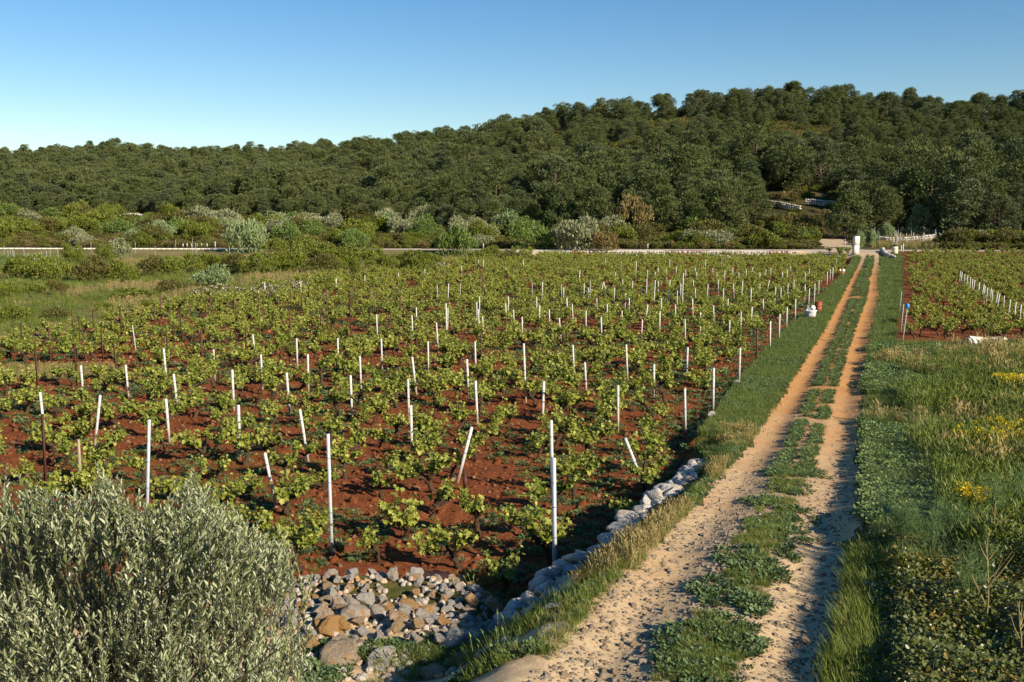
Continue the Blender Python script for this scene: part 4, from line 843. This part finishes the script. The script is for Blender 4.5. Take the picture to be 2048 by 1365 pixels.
def put_shrub(px, py, wp, hp, kd, label=None, upright=False, zone=None, g=rng):
    p = at(px, py); m = mpp(p.y); lib = (SHU if upright and kd in SHU else SH)[kd]; me = lib[int(g.integers(len(lib)))]
    o = obj('shrub', me, None, (p.x, p.y, p.z - .05), (0, 0, g.uniform(0, 6.28)), (wp * m * .60, wp * m * .54, hp * m * (.95 if upright else 1.3)))
    if zone is None: zone = 'in front of the road' if p.y < float(yroad(p.x)) else 'behind the road'
    side = 'at far left' if px < 330 else 'left of centre' if px < 800 else 'near the centre' if px < 1230 else 'right of centre'
    tag(o, label or '%s %s, %s' % (WORDS[kd], zone, side), 'shrub', None if label else '%ss %s' % (WORDS[kd], zone)); return p
def shrubs():
    g = np.random.default_rng(91)
    L = [(150, 532, 56, 46, 'lent', 'conical dark green bush between the small plot and the road', 1), (232, 522, 86, 42, 'silver', 'silvery bush behind the conical dark green one', 0), (212, 528, 44, 44, 'lent', 'dark bush against the silvery one at left', 1),
         (430, 578, 92, 46, 'pale', 'pale bluish green bush at the left meadow edge', 0), (832, 548, 74, 52, 'lent', 'round dark bush with bright upright leaves near the centre', 1), (706, 560, 30, 44, 'lent', 'small upright dark bush on the left meadow', 1),
         (736, 562, 24, 20, 'lent', 'very small dark bush right of the upright one', 0), (915, 512, 84, 66, 'bright', 'large rounded bright green bush standing by the road at centre', 0), (1020, 526, 76, 26, 'maq', 'low dark bush in front of the road at centre', 0),
         (495, 506, 84, 74, 'pale', 'tall pale green bush by the road, left of centre', 0), (880, 545, 50, 22, 'whitef', 'low white flowering shrub near the centre', 0), (1062, 499, 84, 52, 'bright', 'broad bright green bush behind the road at centre', 0),
         (1148, 500, 112, 70, 'silver', 'big dark grey green bush behind the road', 0), (1206, 501, 58, 44, 'maqb', 'rounded brownish bush behind the road', 0), (1222, 478, 72, 42, 'silver', 'silvery topped bush behind the brownish one', 0),
         (1262, 474, 88, 76, 'maqb', 'tall brownish bush below the pines', 0), (1322, 468, 40, 36, 'silver', 'small silvery bush below the pines', 0), (1388, 474, 76, 50, 'bright', 'bright tipped green bush below the pines', 0), (1442, 470, 40, 36, 'silver', 'pale silvery bush near the pine edge', 0)]
    for px, py, w_, h_, kd, lab, u in L: put_shrub(px, py, w_, h_, kd, lab, bool(u), None, g)
    for x in (415, 440, 470, 500, 535, 560, 590, 455, 520): put_shrub(x + g.normal(0, 6), 592 + g.normal(0, 7), g.uniform(50, 80), g.uniform(22, 32), 'whitef', g=g)
    row = [(28, 560, 90, 46), (70, 552, 70, 40), (108, 562, 76, 46), (120, 590, 60, 30), (190, 566, 80, 52), (235, 562, 60, 46), (262, 570, 50, 36), (300, 556, 70, 44), (345, 548, 80, 40), (392, 545, 80, 42), (440, 545, 70, 40), (478, 548, 66, 44), (520, 552, 80, 50), (560, 548, 66, 46), (600, 545, 80, 48), (640, 548, 70, 44), (680, 545, 66, 40), (765, 540, 70, 30), (800, 535, 50, 30), (745, 530, 80, 36), (700, 525, 70, 34), (650, 520, 70, 36), (610, 515, 70, 40), (560, 515, 60, 40), (865, 535, 60, 30), (950, 525, 60, 24), (985, 515, 50, 24), (10, 600, 70, 40), (60, 588, 50, 26), (20, 640, 90, 34), (110, 640, 70, 26), (260, 600, 90, 26), (330, 585, 80, 26), (210, 622, 60, 20), (300, 620, 70, 22), (640, 572, 60, 22), (600, 580, 60, 20), (380, 620, 60, 20), (560, 600, 50, 18)]
    for px, py, w_, h_ in row: put_shrub(px + g.normal(0, 3), py, w_ * 1.05, h_, str(g.choice(['lent', 'lent', 'lent', 'maq'])), None, g.random() < .4, None, g)
    for k in range(185):                                         # behind the road
        px = g.uniform(-40, 2090); f = g.random(); lo, hi = 494 if px < 470 else 498, np.interp(px, [0, 600, 1000, 1500, 2048], [432, 445, 452, 468, 478]); py = hi + (lo - hi) * f
        if 1625 < px < 1885 and py < 500: continue
        kd = str(g.choice(['bright', 'silver', 'lent', 'pale', 'maq'], p=[.20, .20, .34, .05, .21])) if px < 1250 else str(g.choice(['lent', 'maq', 'bright', 'maqb', 'silver'], p=[.36, .36, .12, .06, .10]))
        s_ = g.uniform(.75, 1.3); put_shrub(px, py, 62 * s_, 34 * s_ * (1 if px < 1250 else .9), kd, None, g.random() < .2, None, g)
    for px, py, w_, h_, lab in [(1745, 492, 26, 36, 'small bright sapling by the stake terrace'), (1775, 482, 34, 36, 'bright sapling above the stake terrace'), (1838, 470, 62, 56, 'pale feathery green sapling before the dark pines'), (1720, 498, 34, 34, 'grey green olive bush by the white pillar'), (2010, 475, 46, 70, 'bluish green young conifer at the right edge')]:
        put_shrub(px, py, w_, h_, 'pale' if px != 2010 else 'maq', lab, False, None, g)
    for px, py, w_, lb in [(1915, 482, 60, 'wide'), (1940, 478, 40, 'smaller')]: put_shrub(px, py, w_, 24, 'maqb', lb + ' rusty brown low bush at the right foot of the hill', g=g)
shrubs()

def pine_mb(seed, style=0):
    """unit-height pine: branches and needles in clumps"""
    g = np.random.default_rng(seed); tr = MB(); cr = MB(); nc = int(g.integers(62, 84)); cl = []
    lean = g.normal(0, .05, 2)
    for k in range(nc):
        if style == 2: t = .55 + .42 * g.random(); prof = .42 * math.sqrt(max(.05, 1 - ((t - .66) / .36) ** 2))           # umbrella
        elif style == 1: t = .05 + .9 * g.random() ** .9; prof = .36 * (1.06 - t) ** .62 * min(1, (t + .05) * 3)          # pointed
        else: t = .07 + .86 * g.random() ** .85; prof = .40 * math.sqrt(max(.04, 1 - ((t - .44) / .52) ** 2)) * (1 + .22 * math.sin(seed + 3 * t))              # rounded
        a = g.uniform(0, 6.28); r = prof * g.uniform(.45, 1.08); cl.append((math.cos(a) * r + lean[0] * t, math.sin(a) * r + lean[1] * t, t, g.uniform(.065, .125)))
    cl = np.array(cl); m = 130; n = nc * m; i = np.repeat(np.arange(nc), m); D = rdir(n, g); D[:, 2] += .25; D /= np.linalg.norm(D, axis=1)[:, None]
    P = cl[i, :3] + D * (cl[i, 3] * g.uniform(.5, 1.05, n))[:, None] * np.array([1.1, 1.1, .85])
    A = D + np.array([0, 0, .45]) + rdir(n, g) * .4; l = g.uniform(.026, .055, n); cr.cards(T_TRI, P, A, D + rdir(n, g) * .5, l, l * .45, 0)
    tr.tube([(0, 0, -.05), (lean[0] * .3 + .01, lean[1] * .3, .25), (lean[0] * .6 - .01, lean[1] * .6, .5), (lean[0], lean[1], .86)], [.020, .016, .012, .005], 7)
    for k in range(0, nc, 4):
        c = cl[k]; b = np.array([lean[0] * c[2] * .6, lean[1] * c[2] * .6, c[2] * .72]); tr.tube([b, (b + c[:3]) / 2 + [0, 0, .01], c[:3]], [.006, .004, .002], 4, 0, False)
    return tr, cr
PINES = [pine_mb(800 + i, [0, 0, 1, 0, 1, 0, 2, 0][i]) for i in range(8)]
PT = [t.mesh('trunk', M['pbark'], True) for t, c in PINES]; PC = [c.mesh('crown', M['pineb' if i in (2, 5) else 'pine']) for i, (t, c) in enumerate(PINES)]; RUSTC = PINES[1][1].mesh('crown', M['rusty_leaf'])
protos('far_pine', [MB().join(t, None, 0).join(c, None, 1).mesh('far_pine', [M['pbark'], M['pineb' if i in (2, 5) else 'pine']]) for i, (t, c) in enumerate(PINES)])
hs = [shrub_mb(760 + i, 900, .13, .6, 10) for i in range(4)]
protos('hill_scrub', [s.mesh('hill_scrub', M[k]) for s, k in zip(hs * 2, ['maq', 'maq', 'maq', 'lent', 'maq', 'maqb', 'maq', 'lent'])])
def pine(x, y, h, i, label, group=None, crown=None, wd=1.0, name='pine_tree'):
    r = obj(name, None, None, (x, y, hz1(x, y) - .1), (0, 0, rng.uniform(0, 6.28)), (h * wd, h * wd, h)); obj('trunk', PT[i], r); obj('crown', crown or PC[i], r); tag(r, label, 'pine tree', group); return r
def hill():
    g = np.random.default_rng(17); grid = {}; T = []
    for t in range(60000):
        px = g.uniform(-160, 2210); b = g.random() ** .85 * 1.06 - .01; Dr, _ = ridge(px); Df, _ = foot(px); y = Df + (Dr - Df) * b
        if g.random() > (y / 480.0) ** 1.0: continue
        x = (px - 1024) / F * y; rt = float(sstep(900, 1250, px))
        if 1620 < px < 1890 and y < 164: continue
        if 1510 < px < 1690 and y < 196: continue
        nz = float(fbm(x, y, 22, 51))
        if rt > .5 and .36 < b < .88:
            if g.random() < .80 or nz < .45: continue
            h = g.uniform(3, 6.0)
        elif b > .9: h = g.uniform(5.5, 10.5) if nz > .38 else g.uniform(2.5, 4.5)
        else: h = (5.2 + 5.0 * g.random() ** 1.6) * (1.2 if rt > .5 and b < .3 else 1)
        if px < 900 and b < .06: h *= .75
        r = h * .40; c = (int(x // 4), int(y // 4)); ok = True
        for a in range(-1, 2):
            for q in range(-1, 2):
                for (x2, y2, r2) in grid.get((c[0] + a, c[1] + q), ()):
                    if (x - x2) ** 2 + (y - y2) ** 2 < ((r + r2) * .84) ** 2: ok = False
        if not ok: continue
        grid.setdefault(c, []).append((x, y, r)); T.append((x, y, h, px, b))
    T.sort(key=lambda q: -q[2] / q[1]); A = np.array(T); print('pines', len(T))
    for x, y, h, px, b in T[:292]:
        side = 'left' if px < 700 else 'middle' if px < 1250 else 'right'; z = 'at the foot of' if b < .18 else 'on the lower slope of' if b < .5 else 'high on'
        i = int(g.choice([0, 1, 2, 3, 4, 5, 7])); pine(x, y, h, i, '%s pine %s the hill, %s part' % ('pointed green' if i in (2, 4) else 'rounded green', z, side), 'pines on the hill', None, g.uniform(.9, 1.25))
    B = A[292:]; scatter('pine_forest', 'far_pine', np.stack([B[:, 0], B[:, 1], H(B[:, 0], B[:, 1]) - .1], 1), B[:, 2], 'dense green pine wood covering the hillside', 'pine wood', tilt=.04, seed=18, idx=g.choice([0, 1, 2, 3, 4, 5, 7, 6], len(B), p=[.16, .16, .12, .16, .12, .14, .12, .02]))
    P = []; S = []
    for lo, hi, n, f0, f1 in ((-160, 2210, 4500, 0.0, 1.03), (950, 2210, 11000, .30, .98)):
        px = g.uniform(lo, hi, n); b = f0 + (f1 - f0) * g.random(n); Dr, _ = ridge(px); Df, _ = foot(px); y = Df + (Dr - Df) * b; x = (px - 1024) / F * y; P.append(np.stack([x, y], 1)); S.append(g.uniform(.8, 2.0, n) * np.where((px > 1000), 1, .9))
    px = g.uniform(-160, 2210, 5200); yb = yroad((px - 1024) / F * 135) + 4; Df, _ = foot(px); y = yb + (Df - yb) * g.random(5200) ** 1.0; x = (px - 1024) / F * y; P.append(np.stack([x, y], 1)); S.append(g.uniform(.55, 1.25, 5200))
    P = np.vstack(P); S = np.concatenate(S); px = 1024 + F * P[:, 0] / P[:, 1]; k = ~((px > 1628) & (px < 1885) & (P[:, 1] < 162)) & ~((px > 1515) & (px < 1685) & (P[:, 1] > 172) & (P[:, 1] < 188) & (np.arange(len(px)) % 5 > 0)); P, S = P[k], S[k]
    scatter('hill_maquis', 'hill_scrub', pts(P[:, 0], P[:, 1]), S, 'dull green maquis scrub filling the hillside between the pines', 'scrub', seed=19)
    def at_d(px, y): return (px - 1024) / F * y
    pine(at_d(1690, 150), 150, 8.6, 0, 'lone tall pine with a pale trunk beside the sandy path', wd=.95)
    pine(at_d(1910, 312), 312, 7.5, 6, 'umbrella shaped pine alone on the skyline at right', wd=1.0)
    for q, (px, y, h) in enumerate([(1570, 333, 9.8), (1600, 334, 8.5), (1665, 330, 9.3), (1695, 329, 8), (1730, 326, 7.8), (1815, 322, 8.2), (1845, 320, 7.2), (1535, 335, 8.2), (2040, 318, 8)]):
        pine(at_d(px, y), y, h, [0, 3, 7][q % 3], 'dark rounded pine standing out on the right skyline', 'skyline pines', None, 1.2)
    pine(at_d(1566, 230), 230, 4.6, 1, 'dead rust coloured pine in the middle of the right hillside', None, RUSTC, 1.1)
    # limestone heaps and ledges
    for px, py, w_, h_, lab in [(430, 450, 26, 9, 'small pale limestone heap in the scrub left of centre'), (178, 452, 44, 8, 'long pale limestone heap in the scrub at left'), (108, 452, 26, 8, 'leftmost pale limestone heap in the scrub'), (212, 414, 34, 10, 'limestone heap at the pine edge at left'), (262, 438, 42, 7, 'upper limestone ledge in the scrub at left'), (282, 450, 16, 6, 'small stone heap below the limestone ledge'), (810, 452, 22, 7, 'pale limestone heap in the scrub near the centre'), (755, 455, 24, 7, 'limestone heap beside silvery shrubs'), (1680, 222, 44, 6, 'pale rock ledge under the right skyline'), (1832, 226, 26, 5, 'small pale rock ledge under the right skyline'), (815, 368, 44, 5, 'bare pale ledge halfway up the hill'), (905, 368, 26, 5, 'short bare ledge halfway up the hill'), (1055, 345, 18, 5, 'small bare rock on the middle hillside'), (1435, 232, 30, 4, 'bare rock strip high on the hill')]:
        p = at(px, py); m = mpp(p.y); mb = MB(); nn = max(6, int(w_ / 2.2))
        for k in range(nn):
            t = (k + .5) / nn * 2 - 1; rock_into(mb, (t * w_ * m * .5, g.normal(0, .3), h_ * m * .5 * (1 - .6 * t * t)), h_ * m * g.uniform(.4, .62), g, LOWROCKS)
        tag(obj('stone_heap', mb.mesh('stone_heap', M['hrock']), None, (p.x, p.y, p.z + .9 if py < 400 else p.z + .6)), lab, 'stone heap')
    for ln, lab in [([(1522, 412), (1600, 426)], 'pale dry stone terrace wall at the foot of the right hill'), ([(1612, 411), (1668, 416)], 'pale stone terrace wall left of the lone pine')]:
        l2 = [at(px, py)[:2] for px, py in ln]; print('terrace', l2); stone_wall('terrace_wall', l2, lambda x, y: hz1(x, y) + .1, lambda x, y: hz1(x, y) + 1.2, .5, .55, lab, seed=11, mt='hrock', lib=LOWROCKS)
    l2 = [(at_d(px, y), y) for px, y in [(1745, 146), (1770, 144), (1800, 143.5), (1840, 145), (1862, 148)]]; stone_wall('terrace_wall', l2, lambda x, y: hz1(x, y), lambda x, y: hz1(x, y) + .9, .5, .5, 'stone terrace set with many thin stakes behind the road', seed=13, mt='hrock', lib=LOWROCKS)
    for k in range(40):
        px = g.uniform(1742, 1885); y = g.uniform(137, 158); x = at_d(px, y); o = obj('thin_stake', PM['s'], None, (x, y, hz1(x, y)), (g.normal(0, .03), g.normal(0, .03), 0), (1.3, 1.3, g.uniform(1.0, 1.7))); tag(o, 'thin pale stake on the terrace behind the road', 'post', 'stakes of the terrace behind the road')
    px = g.uniform(1740, 1885, 900); y = g.uniform(136.5, 160, 900); scatter('terrace_grass', 'dry_grass', pts(at_d(px, y), y), g.uniform(.6, 1.3, 900), 'straw coloured grass on the stake terrace', 'grass', seed=20)
hill()

# ------------------------------------------------------------ things by the road and along the vineyard
def things():
    g = np.random.default_rng(23)
    p = Vector((.0, 0, 0)); y = 121.5; x = (1708.5 - 1024) / F * y; z = hz1(x, y)
    mb = MB(); box(mb, (0, 0, .52), (.66, .6, 1.08), 0, .05); box(mb, (0.015, 0, 1.62), (.64, .58, 1.10), 0, .05, (0, .015, 0)); r = obj('gate_pillar', mb.mesh('gate_pillar', M['pillar']), None, (x, y, z), (0, .02, .1)); tag(r, 'leaning whitewashed stone pillar at the left of the track mouth', 'gate pillar')
    mb = MB(); box(mb, (.03, 0, 2.24), (.3, .3, .14), 0, .04); obj('cap', mb.mesh('cap', M['dark']), r)
    y = 123.5; x = (1787 - 1024) / F * y; r = obj('drum', lathe(MB(), [(.36, 0), (.37, .05), (.36, .25), (.38, .28), (.36, .31), (.36, .6), (.38, .62), (.36, .65), (.35, .85)]).mesh('drum', M['cream'], True), None, (x, y, hz1(x, y))); tag(r, 'cream coloured drum at the right of the track mouth', 'drum')
    obj('lid', lathe(MB(), [(.25, .86), (.30, .95), (.22, 1.05), (.1, 1.08)]).mesh('lid', M['dark'], True), r)
    for px, y, h, kd, lab, rx in [(1792, 124.5, 2.0, 'o', 'slanting yellowish stake behind the cream drum', -.09), (1799.5, 124, .95, 'w', 'short white marker post right of the cream drum', 0), (1803, 122, 1.35, 'w', 'taller white marker post right of the cream drum', .02), (1687, 130, 1.5, 's', 'greenish thin pole on the road edge left of the pillar', 0),
                                  (1280, 128.5, 1.1, 'w', 'white roadside marker post, the left of two near the centre', 0), (1294.5, 135, .75, 'w', 'short white roadside marker post, the right of two near the centre', 0), (433, 139.5, .95, 'w', 'large white marker post on the road at left', 0), (659, 137, .95, 'w', 'white marker post on the road before silvery shrubs', 0), (967, 135, .8, 'w', 'small white marker post on the road near the centre', 0)]:
        x = (px - 1024) / F * y; o = obj(NAME[kd], PM[kd], None, (x, y, hz1(x, y)), (0, rx, 0), (1.8, 1.8, h)); tag(o, lab, 'post')
    for px in (369, 377, 386, 397, 406, 417):
        y = 142; x = (px - 1024) / F * y; tag(obj('guard_stone', PM['w'], None, (x, y, hz1(x, y)), (0, 0, 0), (2, 2, .62)), 'small white guard post in the row along the left road', 'post', 'white guard posts along the left road')
    # kerb of the left road: low pale parapet
    mb = MB()
    for a in np.arange(-76, -38, .8): box(mb, (a, float(yroad(a)) - 3.05, hz1(a, float(yroad(a)) - 1) + .02), (.79, .3, .22), 0, .03, (0, g.normal(0, .01), -.09))
    tag(obj('road_parapet', mb.mesh('road_parapet', M['pillar'])), 'low whitewashed stone parapet along the left road', 'parapet')
    for k in range(34):
        px = g.uniform(-10, 128) if k < 22 else g.uniform(160, 470); y = g.uniform(98, 128) if k < 22 else g.uniform(122, 134); x = (px - 1024) / F * y
        tag(obj('thin_stake', PM['s'], None, (x, y, hz1(x, y)), (0, g.normal(0, .02), 0), (.9, .9, g.uniform(1.2, 1.7))), 'thin grey stake ' + ('in the small bright plot at far left' if k < 22 else 'before the left road parapet'), 'post', 'grey stakes at far left')
    # tub with sacks, rusty drum, terracotta tub
    p = at(1620, 638); r = obj('tub', lathe(MB(), [(.24, 0), (.27, .02), (.31, .40), (.34, .42), (.34, .46), (.30, .46), (.28, .44)]).mesh('tub', M['plastic'], True), None, p); tag(r, 'white plastic tub on the grass at the vineyard edge', 'tub')
    mb = MB(); box(mb, (-.02, -.275, .2), (.26, .02, .20), 0, .005); obj('label_patch', mb.mesh('label_patch', M['white']), r)
    sk = rock_mb(610, 4, .8, 5, .22); tag(obj('sack', sk.mesh('sack', M['cloth'], True), None, (p.x + .02, p.y, p.z + .55), (0, 0, .5), (.25, .22, .30)), 'crumpled cream sacks stuffed in the white tub', 'sack')
    p = at(1636, 625); mb = lathe(MB(), [(.20, 0), (.21, .02), (.205, .18), (.215, .2), (.205, .22), (.205, .40), (.215, .42), (.205, .44), (.205, .60), (.215, .62), (.195, .62), (.19, .55)])
    tag(obj('rusty_drum', mb.mesh('rusty_drum', post_mat('rusty_red_drum', (.30, .075, .03), (.24, .06, .025), (.12, .04, .02)), True), None, p), 'small rusty red drum beside the white tub', 'drum')
    p = at(1683, 553); r = obj('terracotta_tub', lathe(MB(), [(.17, 0), (.2, .03), (.24, .42), (.26, .44), (.22, .44)]).mesh('terracotta_tub', M['terra'], True), None, p); tag(r, 'terracotta coloured tub at the far end of the vineyard edge', 'tub')
    for s_, dx in ((620, -.12), (621, .16)): tag(obj('sack', rock_mb(s_, 3, .9, 5, .2).mesh('sack', M['cloth'], True), None, (p.x + dx, p.y + .02, p.z + .5), (0, 0, 0), (.13, .13, .26)), 'pale sack sticking out of the terracotta tub, the %s one' % ('left' if dx < 0 else 'right'), 'sack')
    # sheets in the grass
    for px, py, w_, h_, sd_, lab in [(1946, 694, 50, 26, 630, 'crumpled white tarpaulin bundle in grass below the right vineyard'), (1999, 688, 40, 18, 633, 'smaller pale tarpaulin half hidden by tall grass at right')]:
        p = at(px, py); m = mpp(p.y); mb = rock_mb(sd_, 5, .8, 7, .12); V = np.vstack(mb.v); n = V / np.linalg.norm(V, axis=1)[:, None]
        fold = np.sin(n[:, 0] * 13 + n[:, 2] * 6 + 3 * vnoise(n[:, 0] * 2, n[:, 1] * 2, 1, sd_)) * .09; mb.v = [V * (1 + fold[:, None] * (1.2 - n[:, 2:3]))]
        tag(obj('tarpaulin', mb.mesh('tarpaulin', M['cloth'], True), None, (p.x, p.y, p.z + h_ * m * .5), (0, .1, .3), (w_ * m * .55, w_ * m * .4, h_ * m * .75)), lab, 'tarpaulin')
things()
